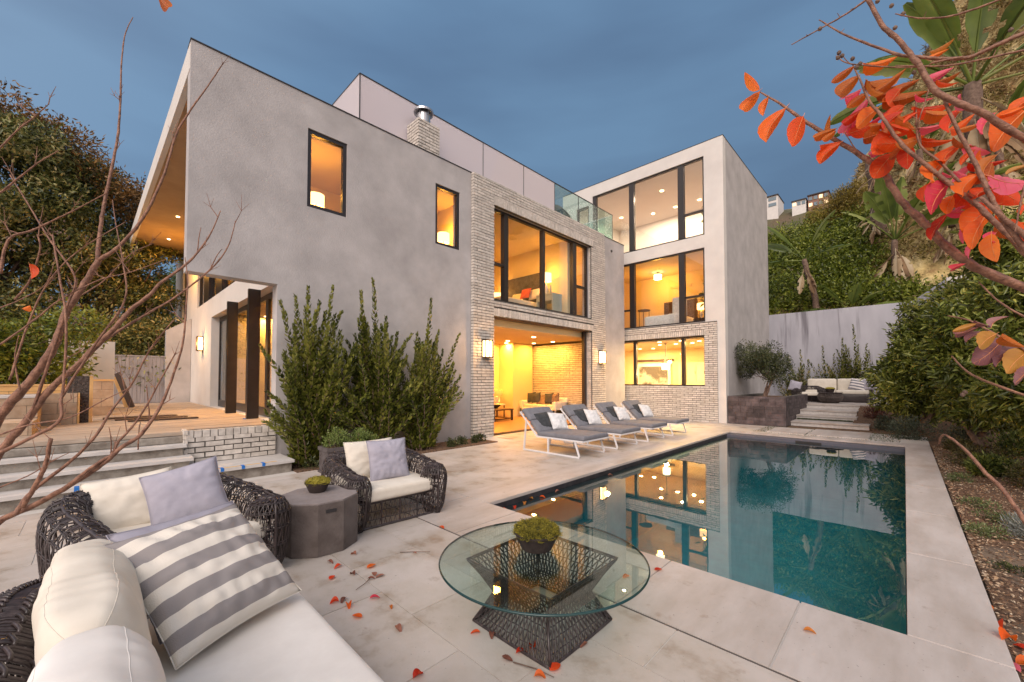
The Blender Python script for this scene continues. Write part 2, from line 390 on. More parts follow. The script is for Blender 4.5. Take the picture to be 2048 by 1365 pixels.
# terrain with a hole for the pool, reaching to the horizon
xs = [-900, PX0, PX1, 900]; ys = [-900, PY0, PY1, 900]
for i in range(3):
    for j in range(3):
        if i == 1 and j == 1: continue
        g.add([(xs[i],ys[j],-.06),(xs[i+1],ys[j],-.06),(xs[i+1],ys[j+1],-.06),(xs[i],ys[j+1],-.06)], [(0,1,2,3)])
tag(g.build('ground', EARTH), kind='structure')
pool = thing('swimming_pool', 'long rectangular swimming pool of dark teal water in pale stone coping', 'pool', (-1.9, 8.3, -1.6))
b = MB()
D = -1.5
b.add([(PX0,PY0,D),(PX1,PY0,D),(PX1,PY1,D),(PX0,PY1,D)], [(0,1,2,3)])
for a_, c_ in [((PX0,PY0),(PX1,PY0)),((PX1,PY0),(PX1,PY1)),((PX1,PY1),(PX0,PY1)),((PX0,PY1),(PX0,PY0))]:
    b.add([(a_[0],a_[1],D),(c_[0],c_[1],D),(c_[0],c_[1],-.16),(a_[0],a_[1],-.16)], [(3,2,1,0)])
b.build('pool_basin', POOLP, pool)
b = MB(); t = .002
b.box(PX0, PY0, -.17, PX0+t, PY1, -.035, 0); b.box(PX0+t, PY1-t, -.17, PX1-t, PY1, -.035, 0)
b.box(PX1-t, PY0, -.17, PX1, PY1, -.035, 0); b.box(PX0+t, PY0, -.17, PX1-t, PY0+t, -.035, 0)
b.build('waterline_band', TILEB, pool)
b = MB(); b.box(PX0+.003, PY1-.34, -.14, PX1-.003, PY1-.004, -.045); b.build('pool_cover_housing', COVER, pool)
b = MB(); b.box(-2.1, PY1-.345, -.125, -1.55, PY1-.342, -.06); b.build('skimmer_slot', BRONZE, pool)
b = MB(); b.box(PX0+.003, PY0+.003, -.118, PX0+.34, PY1-.35, -.112); b.build('submerged_ledge', TILEB, pool)
w = MB(); WZ = -.105
w.add([(PX0+.002,PY0+.002,WZ),(PX1-.002,PY0+.002,WZ),(PX1-.002,PY1-.35,WZ),(PX0+.002,PY1-.35,WZ)], [(0,1,2,3)])
tag(w.build('pool_water', WATER), kind='structure')

patio = tag(MB().box(-8.2, -9, -.05, PX0-.01, 15.7, -.006).box(PX0-.01, -9, -.05, BEDX, PY0-.01, -.006).box(PX0-.01, PY1+.01, -.05, BEDX, 15.7, -.006).build('patio', GROUT), kind='structure')
SLAB = []
def slab_mesh(k):
    b = MB(); z = 0; j = .004
    v = [(-.5,-.5,-.5),(.5,-.5,-.5),(.5,.5,-.5),(-.5,.5,-.5),(-.5,-.5,.2),(.5,-.5,.2),(.5,.5,.2),(-.5,.5,.2)]
    v += [(x*.992, y*.992, .5) for x, y in [(-.5,-.5),(.5,-.5),(.5,.5),(-.5,.5)]]
    b.add(v, [(0,3,2,1),(0,1,5,4),(1,2,6,5),(2,3,7,6),(3,0,4,7),(4,5,9,8),(5,6,10,9),(6,7,11,10),(7,4,8,11),(8,9,10,11)])
    me = bpy.data.meshes.new('paving_stone'); me.from_pydata(b.v, [], b.f); return me
def worldtex(m):
    n, l = m.node_tree.nodes, m.node_tree.links
    g_ = n.new('ShaderNodeNewGeometry')
    for mp_ in [q for q in n if q.type == 'MAPPING']:
        for lk in list(mp_.inputs[0].links): l.remove(lk)
        l.new(g_.outputs['Position'], mp_.inputs[0])
for q in (STONE, COPING, BRICK, DECKW): worldtex(q)
# rusty leaf stains and dust specks on the paving
for q in (STONE, COPING):
    n, l = q.node_tree.nodes, q.node_tree.links; bs = n['Principled BSDF']; old = bs.inputs['Base Color'].links[0].from_socket
    g_ = n.new('ShaderNodeNewGeometry')
    for sc_, lo_, hi_, col_, amt in ((.75,.56,.72,(.24,.145,.075,1),.42),(5.5,.62,.70,(.20,.13,.08,1),.35),(55,.73,.78,(.09,.07,.055,1),.5)):
        t_ = n.new('ShaderNodeTexNoise'); l.new(g_.outputs['Position'], t_.inputs[0]); t_.inputs['Scale'].default_value = sc_; t_.inputs['Detail'].default_value = 6 if sc_ < 50 else 1; t_.inputs['Roughness'].default_value = .62
        r_ = n.new('ShaderNodeMapRange'); l.new(t_.outputs[0], r_.inputs[0]); r_.inputs[1].default_value = lo_; r_.inputs[2].default_value = hi_; r_.inputs[4].default_value = amt
        mx_ = n.new('ShaderNodeMix'); mx_.data_type = 'RGBA'; l.new(r_.outputs[0], mx_.inputs[0]); l.new(old, mx_.inputs[6]); mx_.inputs[7].default_value = col_; old = mx_.outputs[2]
    l.new(old, bs.inputs['Base Color'])
SM = slab_mesh(0); SM.materials.append(STONE); CM = slab_mesh(1); CM.materials.append(COPING)
def stone(name, me, x0, y0, x1, y1, z1=0, th=.04, parent=patio, gap=.002, dz=0):
    if x1-x0 < .03 or y1-y0 < .03: return
    o = link(name, me, parent); o.location = ((x0+x1)/2, (y0+y1)/2, z1-th/2+dz); o.scale = (x1-x0-2*gap, y1-y0-2*gap, th); return o
# coping: large slabs round the pool, joints at the near edge read off the photograph
CO = .91
for i in range(6):
    x1 = -.55 - CO*(i-1) if i else BEDX; x0 = -.55 - CO*i
    x0 = max(x0, -4.68); stone('coping_slab', CM, x0, PY0-CO, x1, PY0-.001, .004, .05, gap=.003)
for i in range(6):
    y0 = PY0 + i*1.64; y1 = min(y0+1.64, PY1)
    stone('coping_slab', CM, PX1+.001, y0, BEDX, y1, .004, .05, gap=.0012)
    stone('coping_slab', CM, PX0-.60, y0, PX0-.001, y1, .004, .05, gap=.0015)
for i in range(4):
    x0 = -4.37+i*1.2; x1 = min(x0+1.2, BEDX)
    stone('coping_slab', CM, x0, PY1+.001, x1, PY1+.52, .004, .05, gap=.0015)
MB().box(-4.7, PY0-CO-.012, -.045, 2.6, PY0-CO-.002, .001).build('open_joint', GROUTD, patio)
# running bond paving
rows = []
x = PX0-.60
k = 0
while x > -8.2:
    wdt = [.61,.30,.61,.45][k % 4]; x0 = max(x-wdt, -8.2)
    y = -2.0 + (k*.37) % .9
    while y < 15.7:
        L = .91
        ya, yb = y, min(y+L, 15.7)
        if not (x0 < -7.55 and ya < 2.4):
            if x0 < -7.3 and 2.4 <= ya < 7.0:   # planting bed along the house
                pass
            else: stone('paving_stone', STONE and SM, x0, ya, x, yb, dz=R.uniform(-.0012,.0012), gap=.0011)
        y += L
    x = x0; k += 1
y = PY0-CO-.012; k = 0
while y > -.9:
    y0 = y-[.45,.61,.45,.30][k % 4]; xx = 2.6 - (k*.41) % .9
    while xx > PX0-.60:
        stone('paving_stone', SM, max(xx-.91, PX0-.60), y0, min(xx, 2.6), y, dz=R.uniform(-.0012,.0012), gap=.0011)
        xx -= .91
    y = y0; k += 1
for i in range(5):
    stone('paving_stone', SM, PX0-.60+i*1.0, 13.79, min(PX0+.40+i*1.0, -3.05), 15.68)
# side bed along the house and along the pool
MB().box(-8.2, 2.36, -.05, -7.3, 7.0, .012).build('house_bed_soil', SOIL, patio)
bed = MB()
nx, ny = 40, 90
vs = []; fs = []
for j in range(ny+1):
    for i in range(nx+1):
        X = BEDX+.02 + 9.6*(i/nx)**1.6; Y = -1 + 26*j/ny
        vs.append((X, Y, -.045 + .05*math.sin(X*3+Y)*math.sin(Y*2.1-X) + .10*max(0, X-1.0) + .02*R.random()))
for j in range(ny):
    for i in range(nx):
        a_ = j*(nx+1)+i; fs.append((a_, a_+1, a_+nx+2, a_+nx+1))
bed.add(vs, fs); tag(bed.build('planting_bed', SOIL, smooth=True), kind='structure')
BEDZ = lambda X, Y: -.045 + .05*math.sin(X*3+Y)*math.sin(Y*2.1-X) + .10*max(0, X-1.0)+.01
# far bed past the pool with stepping pads
MB().box(-4.7, 13.79, -.05, 1.0, 16.6, -.012).build('far_bed_soil', SOIL, patio)
for x0, y0, x1, y1 in [(-2.98,13.9,-2.05,15.45),(-2.0,13.9,-.7,15.6)]:
    stone('stepping_pad', CM, x0, y0, x1, y1, .02, .07)
# wood chip / gravel litter
n = 26000
cx = BEDX+.03+NR.rand(n)**1.7*3.2; cyy = 1.5+NR.rand(n)*12.5
P = np.stack([cx, cyy, np.array([BEDZ(a_, c_) for a_, c_ in zip(cx, cyy)])+.022], 1)
Dd = unit(np.stack([NR.normal(size=n), NR.normal(size=n), .25*NR.normal(size=n)], 1)); Uu = unit(np.stack([.5*NR.normal(size=n), .5*NR.normal(size=n), np.ones(n)], 1))
CHIP = leafmat('bark_chip', [(.08,.04,.025),(.22,.12,.065),(.40,.27,.16),(.52,.42,.30)], .0, .95)
tag(leafmesh('bark_mulch', P, Dd, Uu, .012+.03*NR.rand(n), .010+.016*NR.rand(n), CHIP), 'brown bark chips and grit scattered over the bed beside the pool', 'mulch', kind='stuff')

# ------------------------------------------------------------------ house shell
FX = -8.2
house = thing('modern_house', 'three storey grey stucco and white brick house with warmly lit windows', 'house', (-10, 9, 0))
def wall(mb, axis, f, bk, u0, u1, z0, z1, holes, mi=0):
    """solid wall on plane axis=f with back at bk, rectangular holes (u0,u1,z0,z1), one clean mesh"""
    us = sorted(set([u0,u1]+[min(max(h[i],u0),u1) for h in holes for i in (0,1)])); zs = sorted(set([z0,z1]+[min(max(h[i],z0),z1) for h in holes for i in (2,3)]))
    def solid(i, j):
        if i < 0 or j < 0 or i >= len(us)-1 or j >= len(zs)-1: return False
        cu, cz = (us[i]+us[i+1])/2, (zs[j]+zs[j+1])/2
        return not any(h[0] < cu < h[1] and h[2] < cz < h[3] for h in holes)
    def p(c, u, z): return (c, u, z) if axis == 0 else (u, c, z)
    for i in range(len(us)-1):
        for j in range(len(zs)-1):
            if not solid(i, j): continue
            a_, b_, c_, d_ = us[i], us[i+1], zs[j], zs[j+1]
            for c in (f, bk): mb.add([p(c,a_,c_),p(c,b_,c_),p(c,b_,d_),p(c,a_,d_)], [(0,1,2,3)], mi)
            for (di, dj, e0, e1) in [(-1,0,(a_,c_),(a_,d_)),(1,0,(b_,c_),(b_,d_)),(0,-1,(a_,c_),(b_,c_)),(0,1,(a_,d_),(b_,d_))]:
                if not solid(i+di, j+dj): mb.add([p(f,*e0),p(f,*e1),p(bk,*e1),p(bk,*e0)], [(0,1,2,3)], mi)
W1 = (2.76,3.53,4.90,6.44); W2 = (5.73,6.49,4.90,6.41); BW = (7.62,12.45,3.77,6.42); LO = (7.62,12.5,-.01,3.32)
TH = .28
m = MB()
wall(m, 0, FX, FX-TH, .96, 15.05, 0, 7.08, [(.9,2.27,-.01,3.30), W1, W2, BW, LO])
m.build('stucco_wall', STUCCO, house)
m = MB()
PW = 2.45
wall(m, 1, PW, PW+.28, -24, FX-TH-.002, .0, 6.74, [(-15.45,-8.75,.72,3.5),(-18.1,-11.2,4.1,5.5),(-21.7,-20.5,3.9,6.5),(-21.2,-20.7,.75,3.6)])
m.box(FX-TH-.002, PW, 3.5, FX-TH+.03, PW+.28, 6.7)
m.build('porch_wall', STUCCO2, house)
m = MB(); m.prism([(-22,.85),(FX-TH-.004,1.052),(FX-TH-.004,PW+.3),(-22,PW+.3)], 6.75, 7.0); m.build('porch_roof', TANS, house)
m = MB(); m.prism([(-22.3,.74),(-8.25,.955),(-8.25,1.05),(-22.3,.84)], 6.62, 7.06); m.build('roof_fascia', STUCCO2, house)
m = MB(); m.box(FX-.24,.97,3.33,FX-TH-.03,1.0,7.0); m.build('fin_edge', STUCCO2, house)
m = MB(); m.box(-14.2, PW+.285, 6.75, FX-TH-.003, 15.04, 6.95); m.build('roof', CONC, house)
m = MB(); m.box(-14.2,15.05,0,FX-.4,15.69,7.05); m.box(-14.4, PW+.285, 0, -14.2, 15.04, 6.95); m.build('rear_wall', STUCCO, house)
m = MB(); m.box(FX-TH-.01,.95,7.082,FX+.015,15.06,7.10); m.build('parapet_cap', FLASH, house)
m = MB(); m.lathe([(.05,0),(.05,.03),(.025,.03)], (0,0,0), 16); o = m.build('overflow_pipe', FLASH, house)
o.rotation_euler = (0, pi/2, 0); o.location = Vector((FX, 14.05, 6.62))-LOC[house.name]
# tower
TY, TX = 15.7, -4.58
m = MB()
wall(m, 1, TY, TY+.3, -11.8, TX, 0, 10.46, [(-10.12,-5.25,6.97,9.95),(-11.0,-10.3,7.2,9.6),(-8.75,-5.26,3.71,6.49),(-8.75,-5.28,1.31,3.2)])
m.build('tower_front_wall', STUCCO2, house)
m = MB(); wall(m, 0, TX-.001, TX-.3, TY+.302, 22.3, 0, 10.455, []); m.box(-11.8, 22.0, 0, TX-.305, 22.3, 10.4); m.box(-12.0,TY+.3,0,-11.8,22.3,10.4); m.build('tower_side_wall', STUCCO, house)  # side wall's shade comes painted in with the darker stucco
m = MB(); m.box(-11.8,TY+.302,10.1,TX-.31,21.99,10.3); m.build('tower_roof', CONC, house)
m = MB(); m.box(-11.8,TY-.01,10.462,TX+.012,TY+.31,10.48); m.box(TX-.31,TY+.312,10.458,TX+.01,22.3,10.476); m.build('tower_cap', FLASH, house)

# windows
def window(axis, f, u0, u1, z0, z1, mull=(), rails=(), depth=.09, fw=.06, out=1, label=None, sill=True, panel=None, glass=None):
    """frame at plane f; mull = [(u, width)]; rails=[(ua, ub, z)]"""
    def B(mb, a_, b_, c_, d_, e0=0, e1=depth):
        if axis == 0: mb.box(f-e0, a_, c_, f-e1, b_, d_)
        else: mb.box(a_, f+e0, c_, b_, f+e1, d_)
    fr = MB(); B(fr,u0,u1,z0,z0+fw); B(fr,u0,u1,z1-fw,z1); B(fr,u0,u0+fw,z0+fw,z1-fw); B(fr,u1-fw,u1,z0+fw,z1-fw)
    w_ = fr.build('window', BRONZE, house)
    if label: w_['label'] = label
    for u, wd in mull:
        mb = MB(); B(mb,u-wd/2,u+wd/2,z0+fw,z1-fw,-.03,depth+.02); mb.build('mullion', BRONZE, w_)
    for ua, ub, z in rails:
        mb = MB(); B(mb,ua,ub,z-.035,z+.035,-.005); mb.build('glazing_bar', BRONZE, w_)
    ed = [u0+fw]; 
    for u, wd in sorted(mull): ed += [u-wd/2, u+wd/2]
    ed.append(u1-fw)
    for i in range(0, len(ed), 2):
        zz = [z0+fw]
        for ua, ub, z in rails:
            if ua-.1 <= (ed[i]+ed[i+1])/2 <= ub+.1: zz += [z-.035, z+.035]
        zz.append(z1-fw)
        for j in range(0, len(zz), 2):
            mb = MB(); B(mb, ed[i], ed[i+1], zz[j], zz[j+1], depth*.45, depth*.45+.012); mb.build('pane', glass or G_WIN, w_)
    return w_
window(0, FX-.03, *W1, fw=.075); window(0, FX-.03, *W2, fw=.07)
window(0, FX-.05, *BW, mull=[(8.22,.17),(9.93,.10),(11.62,.20)], rails=[(7.68,8.13,4.85),(11.72,12.39,4.87)], depth=.10, fw=.07, label='wide bedroom window over the open living room')
window(1, TY+.05, -10.12,-5.25,6.97,9.95, mull=[(-6.12,.23),(-8.2,.22),(-10.0,.12)], rails=[(-6.0,-5.31,7.92)], depth=.10, label='tall top floor window of the tower')
window(1, TY+.05, -11.0,-10.3,7.2,9.6, depth=.1, fw=.08)
window(1, TY+.05, -8.75,-5.26,3.71,6.49, mull=[(-6.12,.22),(-8.2,.22)], rails=[(-6.01,-5.32,4.71),(-8.69,-8.31,4.5)], depth=.10, label='middle floor bedroom window of the tower')
window(1, TY+.05, -8.75,-5.28,1.31,3.2, mull=[(-6.1,.13),(-8.1,.12)], depth=.09, fw=.05, label='low kitchen window framed in brick')
window(1, PW+.06, -18.1,-11.2,4.1,5.5, mull=[(-16.6,.9),(-14.6,.8),(-12.7,.8)], depth=.10, label='high porch window with dark upright fins')
window(1, PW+.06, -21.7,-20.5,3.9,6.5, depth=.10)
# porch sliding doors
for i, (a_, b_) in enumerate([(-15.4,-13.6),(-13.6,-12.0),(-12.0,-10.3),(-10.3,-8.8)]):
    fr = MB(); f = PW+.2
    for (p0, p1, q0, q1) in [(a_,b_,.73,.93),(a_,b_,3.36,3.48),(a_,a_+.09,.93,3.36),(b_-.09,b_,.93,3.36)]: fr.box(p0, f, q0, p1, f+.06, q1)
    d_ = fr.build('sliding_door', BRONZE, house)
    MB().box(a_+.09, f+.02, .93, b_-.09, f+.032, 3.36).build('pane', G_WIN, d_)
for x in (-12.02, -10.02):
    MB().box(x-.05, PW-.23, .722, x+.05, PW-.01, 3.495).build('steel_fin', STEELD, house)
MB().box(-10.12, PW-.27, .722, -9.94, PW-.252, .735).build('tape_strip', TAPE, house)
# living-room slider rolled back to the right of the opening
MB().box(FX-.1,12.3,.0,FX-.16,12.42,3.3).box(FX-.2,12.36,.0,FX-.26,12.5,3.3).build('stacked_sliding_door', BRONZE, house)
MB().box(FX-TH-.003,7.62,3.105,FX-TH-.06,12.5,3.32).build('lintel_lining', PLASTER, house)
MB().box(FX-.02,7.62,3.30,FX-.27,12.5,3.318).build('door_head_track', WOODD, house)

# brick: individually built bricks on a mortar bed
BRM = []
for k in range(5):
    rr = random.Random(k); v = [(x+rr.uniform(-.012,.012), y+rr.uniform(-.012,.012), z+rr.uniform(-.05,.05)) for x, y, z in [(-.5,-.5,-.5),(.5,-.5,-.5),(.5,.5,-.5),(-.5,.5,-.5),(-.5,-.5,.5),(.5,-.5,.5),(.5,.5,.5),(-.5,.5,.5)]]
    me = bpy.data.meshes.new('brick'); me.from_pydata(v, [], [(0,3,2,1),(4,5,6,7),(0,1,5,4),(1,2,6,5),(2,3,7,6),(3,0,4,7)]); me.materials.append(BRICK); BRM.append(me)
BR = []
def bricks(axis, f, dep, u0, u1, z0, z1, holes=(), soldiers=(), bl=.285, bh=.060, jt=.018, out=None):
    """collect (centre, size) of bricks whose face stands at plane f, body going dep behind"""
    L = out if out is not None else BR
    def put(a_, b_, c_, d_):
        if b_-a_ < .03: return
        c = (f-dep/2+R.uniform(-.004,.004)) 
        if axis == 0: L.append(((c, (a_+b_)/2, (c_+d_)/2), (abs(dep), b_-a_, d_-c_)))
        else: L.append((((a_+b_)/2, c, (c_+d_)/2), (b_-a_, abs(dep), d_-c_)))
    allh = list(holes)+list(soldiers); z = z0; k = 0
    while z+bh*.8 <= z1:
        zt = min(z+bh, z1); zc = (z+zt)/2
        cuts = sorted([(h[0], h[1]) for h in allh if h[2] < zc < h[3]])
        segs = []; a_ = u0
        for c0, c1 in cuts:
            if c0 > a_: segs.append((a_, c0-.004))
            a_ = max(a_, c1+.004)
        if a_ < u1: segs.append((a_, u1))
        for s0, s1 in segs:
            u = s0 - (bl+jt)*(0 if k % 2 else .5)
            while u < s1:
                put(max(u, s0), min(u+bl, s1), z, zt); u += bl+jt
        z += bh+jt; k += 1
    for s0, s1, t0, t1 in soldiers:
        u = s0+.004
        while u+.03 < s1:
            put(u, min(u+.060, s1), t0+.008, t1-.008); u += .060+.017
BF = FX+.115
y0, y1 = 6.86, 13.4
holes = [(7.62,12.48,3.77,6.42),(7.62,12.5,-.01,3.32)]
sold = [(7.60,12.62,6.42,6.64),(7.60,12.62,3.32,3.54)]
bricks(0, BF, .10, y0, y1, .0, 7.07, holes, sold)
n_f = len(BR)
mb = MB(); wall(mb, 0, BF-.02, FX+.001, y0+.012, y1-.008, 0, 7.06, holes); mb.build('mortar_bed', MORTAR, house)
# bricks lining the reveals of the two openings
for (a_, z0_, z1_) in [(12.5,0,3.3),(12.48,3.8,6.4)]:
    z = z0_
    while z < z1_-.07:
        BR.append(((FX-.03, a_-.012, z+.033), (.17, .03, .066))); z += .078
# tower ground-floor brick
bricks(1, TY-.09, -.10, -8.6, -4.84, .0, 3.70, [(-8.75,-5.28,1.31,3.2)], [(-8.75,-5.24,3.2,3.42)])
mb = MB(); wall(mb, 1, TY-.070, TY-.001, -8.6, -4.85, 0, 3.69, [(-8.75,-5.28,1.31,3.2)]); mb.build('mortar_bed', MORTAR, house)
C0 = Vector((0, 0, EYE))
BR.sort(key=lambda q: (Vector(q[0])-C0).length)
for i, (c, s) in enumerate(BR[:300]):
    o = link('brick', BRM[i % 5], house); o.location = Vector(c)-LOC[house.name]; o.scale = s
mb = MB()
for c, s in BR[300:]:
    mb.mbox(Matrix.Translation(c) @ Matrix.Rotation(R.uniform(-.006,.006), 4, 'X') @ Matrix.Diagonal((*s, 1)))
tag(mb.build('brickwork', BRICK, house), kind='stuff')
# living room brick end wall
LB = []; bricks(1, 13.5, -.10, -12.55, -8.5, .0, 3.08, out=LB)
mb = MB()
for c, s in LB: mb.mbox(Matrix.Translation(c) @ Matrix.Diagonal((*s, 1)))
tag(mb.build('inner_brickwork', BRICK, house), kind='stuff')
MB().box(-12.6,13.52,0,-8.49,13.7,3.09).build('inner_mortar_bed', MORTAR, house)

# rooms (slabs of plaster, wood floors)
def room(nm, x0, y0, z0, x1, y1, z1, skip='', fm=FLOORW, t=.04, wm=PLASTER):
    m = MB(); fl = MB()
    fl.box(x0,y0,z0-t,x1,y1,z0)
    m.box(x0,y0,z1,x1,y1,z1+t)
    if 'w' not in skip: m.box(x0-t,y0,z0,x0,y1,z1)
    if 'e' not in skip: m.box(x1,y0,z0,x1+t,y1,z1)
    if 's' not in skip: m.box(x0,y0-t,z0,x1,y0,z1)
    if 'n' not in skip: m.box(x0,y1,z0,x1,y1+t,z1)
    m.build('room_walls', wm, house); fl.build('room_floor', fm, house)
IX = FX-TH-.004
room('living', -12.6, 6.9, .012, IX, 13.4, 3.1, 'en')
MB().box(-12.59,12.15,.012,-11.75,13.38,3.098).build('chimney_breast', PLASTER, house)
room('bedroom', -13.2, 7.2, 3.7, IX, 11.55, 6.5, 'e')
room('small_a', -11, 2.75, 3.75, IX, 4.9, 6.6, 'e'); room('small_b', -11, 5.2, 3.75, IX, 7.1, 6.6, 'e')
room('bath', -11, 11.7, 3.7, IX, 12.9, 6.5, 'e')
room('dining', -15.6, PW+.34, .72, -8.8, 6.7, 3.5, 's'); room('loft', -18.3, PW+.34, 4.0, -11.1, 5.0, 6.1, 's')
TI = TY+.304
room('kitchen', -11.2, TI, .05, TX-.32, 20.5, 3.12, 's'); room('tower_bedroom', -10.4, TI, 3.7, TX-.32, 18.9, 6.5, 's'); room('top', -11.5, TI, 6.96, TX-.32, 20.6, 9.98, 's', wm=mat('white_plaster', (.72,.70,.67), (.76,.74,.71), 1, .8))
# bricks do not continue inside; downlights
def downlight(x, y, z, w=14, col=WARM, s=.075, light=True):
    o = MB().lathe([(s,0),(s,-.012),(s*.8,-.012)], (x,y,z), 14).build('downlight', E_DL, house)
    if light: lamp('AREA', (x,y,z-.03), w, col, .12)
for x, y in [(-10.83,9.96),(-11.28,11.36),(-12.0,12.0),(-11.25,12.9),(-10.23,12.9),(-9.1,8.4),(-9.6,11.0),(-12.1,10.3)]: downlight(x, y, 3.095, 30)
for x, y in [(-7.28,16.3),(-6.4,16.3),(-7.85,17.6),(-7.13,17.6),(-5.9,16.9),(-6.43,17.6),(-9.6,19.2),(-9.0,19.4)]: downlight(x, y, 3.115, 55, (1,.62,.25))
for x, y in [(-10.4,18.85),(-8.98,19.5),(-7.85,19.5),(-6.72,19.5),(-7.6,17.4)]: downlight(x, y, 9.97, 34, (1.0,.74,.52))
for x, y in [(-14,3.6),(-12,3.6),(-10,3.6),(-12,5.4)]: downlight(x, y, 3.49, 55)
for x, y in [(-16.5,1.7),(-19.4,1.75)]: downlight(x, y, 6.745, 16, s=.045)
lamp('POINT', (-18.6, 1.9, 5.6), 30, WARM, .1)
for x in (-16.5,-13): lamp('AREA', (x,4,6.05), 25, WARM, .3)
# vents
for p, sz in [((-7.4,18.88,5.9),(1.0,.01,.16)),((-8.7,20.48,2.6),(.9,.01,.14)),((-6.2,20.48,2.75),(.9,.01,.14))]:
    v = MB(); v.mbox(Matrix.Translation(p) @ Matrix.Diagonal((*sz,1)))
    for i in range(6): v.box(p[0]-sz[0]/2+.02, p[1]-.02, p[2]-sz[2]/2+.02+i*.022, p[0]+sz[0]/2-.02, p[1]-.006, p[2]-sz[2]/2+.028+i*.022)
    v.build('air_vent', PLASTER, house)

# chimney and flue on the roof
ch = MB(); CH = []
cxx, cyy_, cw = -8.62, 5.65, .30
MB().box(cxx-.24, cyy_-.30, 6.95, cxx+.24, cyy_+.30, 7.95).build('chimney_core', MORTAR, house)
bricks(0, cxx+.26, .10, cyy_-.31, cyy_+.31, 6.96, 7.95, bl=.2, out=CH); bricks(1, cyy_-.32, -.10, cxx-.25, cxx+.25, 6.96, 7.95, bl=.2, out=CH)
for c, s in CH: ch.mbox(Matrix.Translation(c) @ Matrix.Diagonal((*s, 1)))
co = tag(ch.build('chimney', BRICK, house), kind='stuff')
STEEL = mat('galvanised_steel', (.45,.46,.48), None, rough=.3, metal=.9)
fl = MB().lathe([(.15,7.95),(.15,8.02),(.17,8.02),(.17,8.25),(.13,8.25)], (cxx,cyy_,0), 20)
fl.lathe([(.25,8.29),(.25,8.34),(.03,8.42)], (cxx,cyy_,0), 24).build('flue_cap', STEEL, house)
for k in range(6):
    MB().box(-.008,-.008,8.2,.008,.008,8.3).build('flue_strut', STEEL, house).location = Vector((cxx+.19*cos(k*pi/3), cyy_+.19*sin(k*pi/3), 0))-LOC[house.name]

# roof deck glass screen
rail = thing('glass_balustrade', 'tall frameless glass screen along the roof edge, pink sky reflection painted in, then clear', 'balustrade', (-8.95, 9, 6.96))
GX = -8.95; joints = [4.13, 5.9, 7.95, 9.75, 11.4, 12.9, 14.2, 15.45]
for i in range(len(joints)-1):
    a_, b_ = joints[i], joints[i+1]
    tag(MB().box(GX-.006, a_+.008, 6.99, GX+.006, b_-.008, 8.66 if True else 0).build('glass_panel', G_SKYPINK if i < 4 else G_RAIL, rail))
    MB().box(GX-.012, b_-.008, 6.96, GX+.012, b_+.008, 8.66).build('panel_joint', FLASH, rail)
MB().box(GX-.012, joints[0]-.008, 6.96, GX+.012, joints[0]+.008, 8.66).build('panel_joint', FLASH, rail)
MB().box(GX-2.6, 4.12, 6.99, GX-.02, 4.135, 8.66).build('glass_panel', G_SKYPINK, rail)
MB().box(GX-1.6, 15.44, 6.99, GX-.02, 15.455, 8.66).build('glass_panel', G_RAIL, rail)
MB().box(GX-.015, 4.12, 8.662, GX+.015, 15.46, 8.69).box(GX-2.6,4.115,8.662,GX-.016,4.14,8.69).build('top_rail', FLASH, rail)
MB().box(GX-1.6,15.435,8.662,GX-.016,15.46,8.69).build('top_rail', WHITEM, rail)

# ------------------------------------------------------------------ wall lanterns
def sconce(label, c, axis, lit=True, group='wall lanterns on the house'):
    """c = centre of the back plate on the wall; axis 0: faces +X, 1: faces -Y"""
    t = thing('wall_lantern', label, 'wall lantern', (0,0,0), group)
    fr = MB(); w_, h_, d_ = .13, .23, .17
    fr.box(.0,-w_,-h_,.02,w_,h_)
    for s_ in (-1,1):
        fr.box(.02,-w_,s_*h_-.015,d_,w_,s_*h_+.015)
        for q in (-1,1): pass
        fr.box(d_-.02, s_*w_-.012,-h_+.015,d_, s_*w_+.012, h_-.015)
    fr.box(d_-.018,-.01,-h_+.015,d_-.002,.01,h_-.015)
    fr.build('lantern_frame', STEELD, t)
    MB().box(.03,-w_+.02,-h_+.02,d_-.03,w_-.02,h_-.02).build('lantern_glass', E_SC if lit else PLASTER, t)
    t.location = c
    if axis == 1: t.rotation_euler = (0,0,-pi/2)
    if lit:
        if axis == 0: lamp('POINT', (c[0]+.26, c[1], c[2]), 24, (1,.50,.16), .09)
        else: lamp('POINT', (c[0], c[1]-.28, c[2]), 24, (1,.50,.16), .09)
    return t
sconce('lit box lantern on the brick pier left of the living room opening', (BF+.002, 7.28, 2.38), 0)
sconce('lit box lantern on the brick pier right of the living room opening', (BF+.002, 13.02, 2.38), 0)
sconce('lit lantern on the porch wall beside the sliding doors', (-16.8, PW-.002, 2.75), 1)
sconce('unlit lantern on the porch wall nearest the grey gate', (-19.9, PW-.002, 2.65), 1, False)
# ------------------------------------------------------------------ porch steps, deck, low brick wall
st = thing('porch_steps', 'four broad pale stone steps with unfinished concrete risers leading up to the wooden deck', 'steps', (-7.8, -.5, 0))
SY0 = -5.0
def treads(x0, x1, z, y1, lens, y0=SY0, ov=0):
    y = y1; i = 0
    while y > y0:
        L = lens[i % len(lens)]; MB().rbox(((x0+x1)/2, y-L/2, z-.025), (x1-x0, L-.004, .05), .004, 1).build('tread', TREAD, st); y -= L; i += 1
MB().box(-8.2, SY0, -.04, -7.48, 2.33, .155).build('riser', CONC, st)
treads(-8.2, -7.42, .205, 2.36, [1.35, 1.8, 1.6])
MB().box(-8.4, SY0, .206, -7.80, 1.0, .325).build('riser', CONC, st)
treads(-8.15, -7.74, .375, 1.05, [1.9, 2.2])
MB().box(-8.6, SY0, .376, -8.09, .96, .495).build('riser', CONC, st)
treads(-8.4, -8.04, .545, 1.0, [2.1, 1.7])
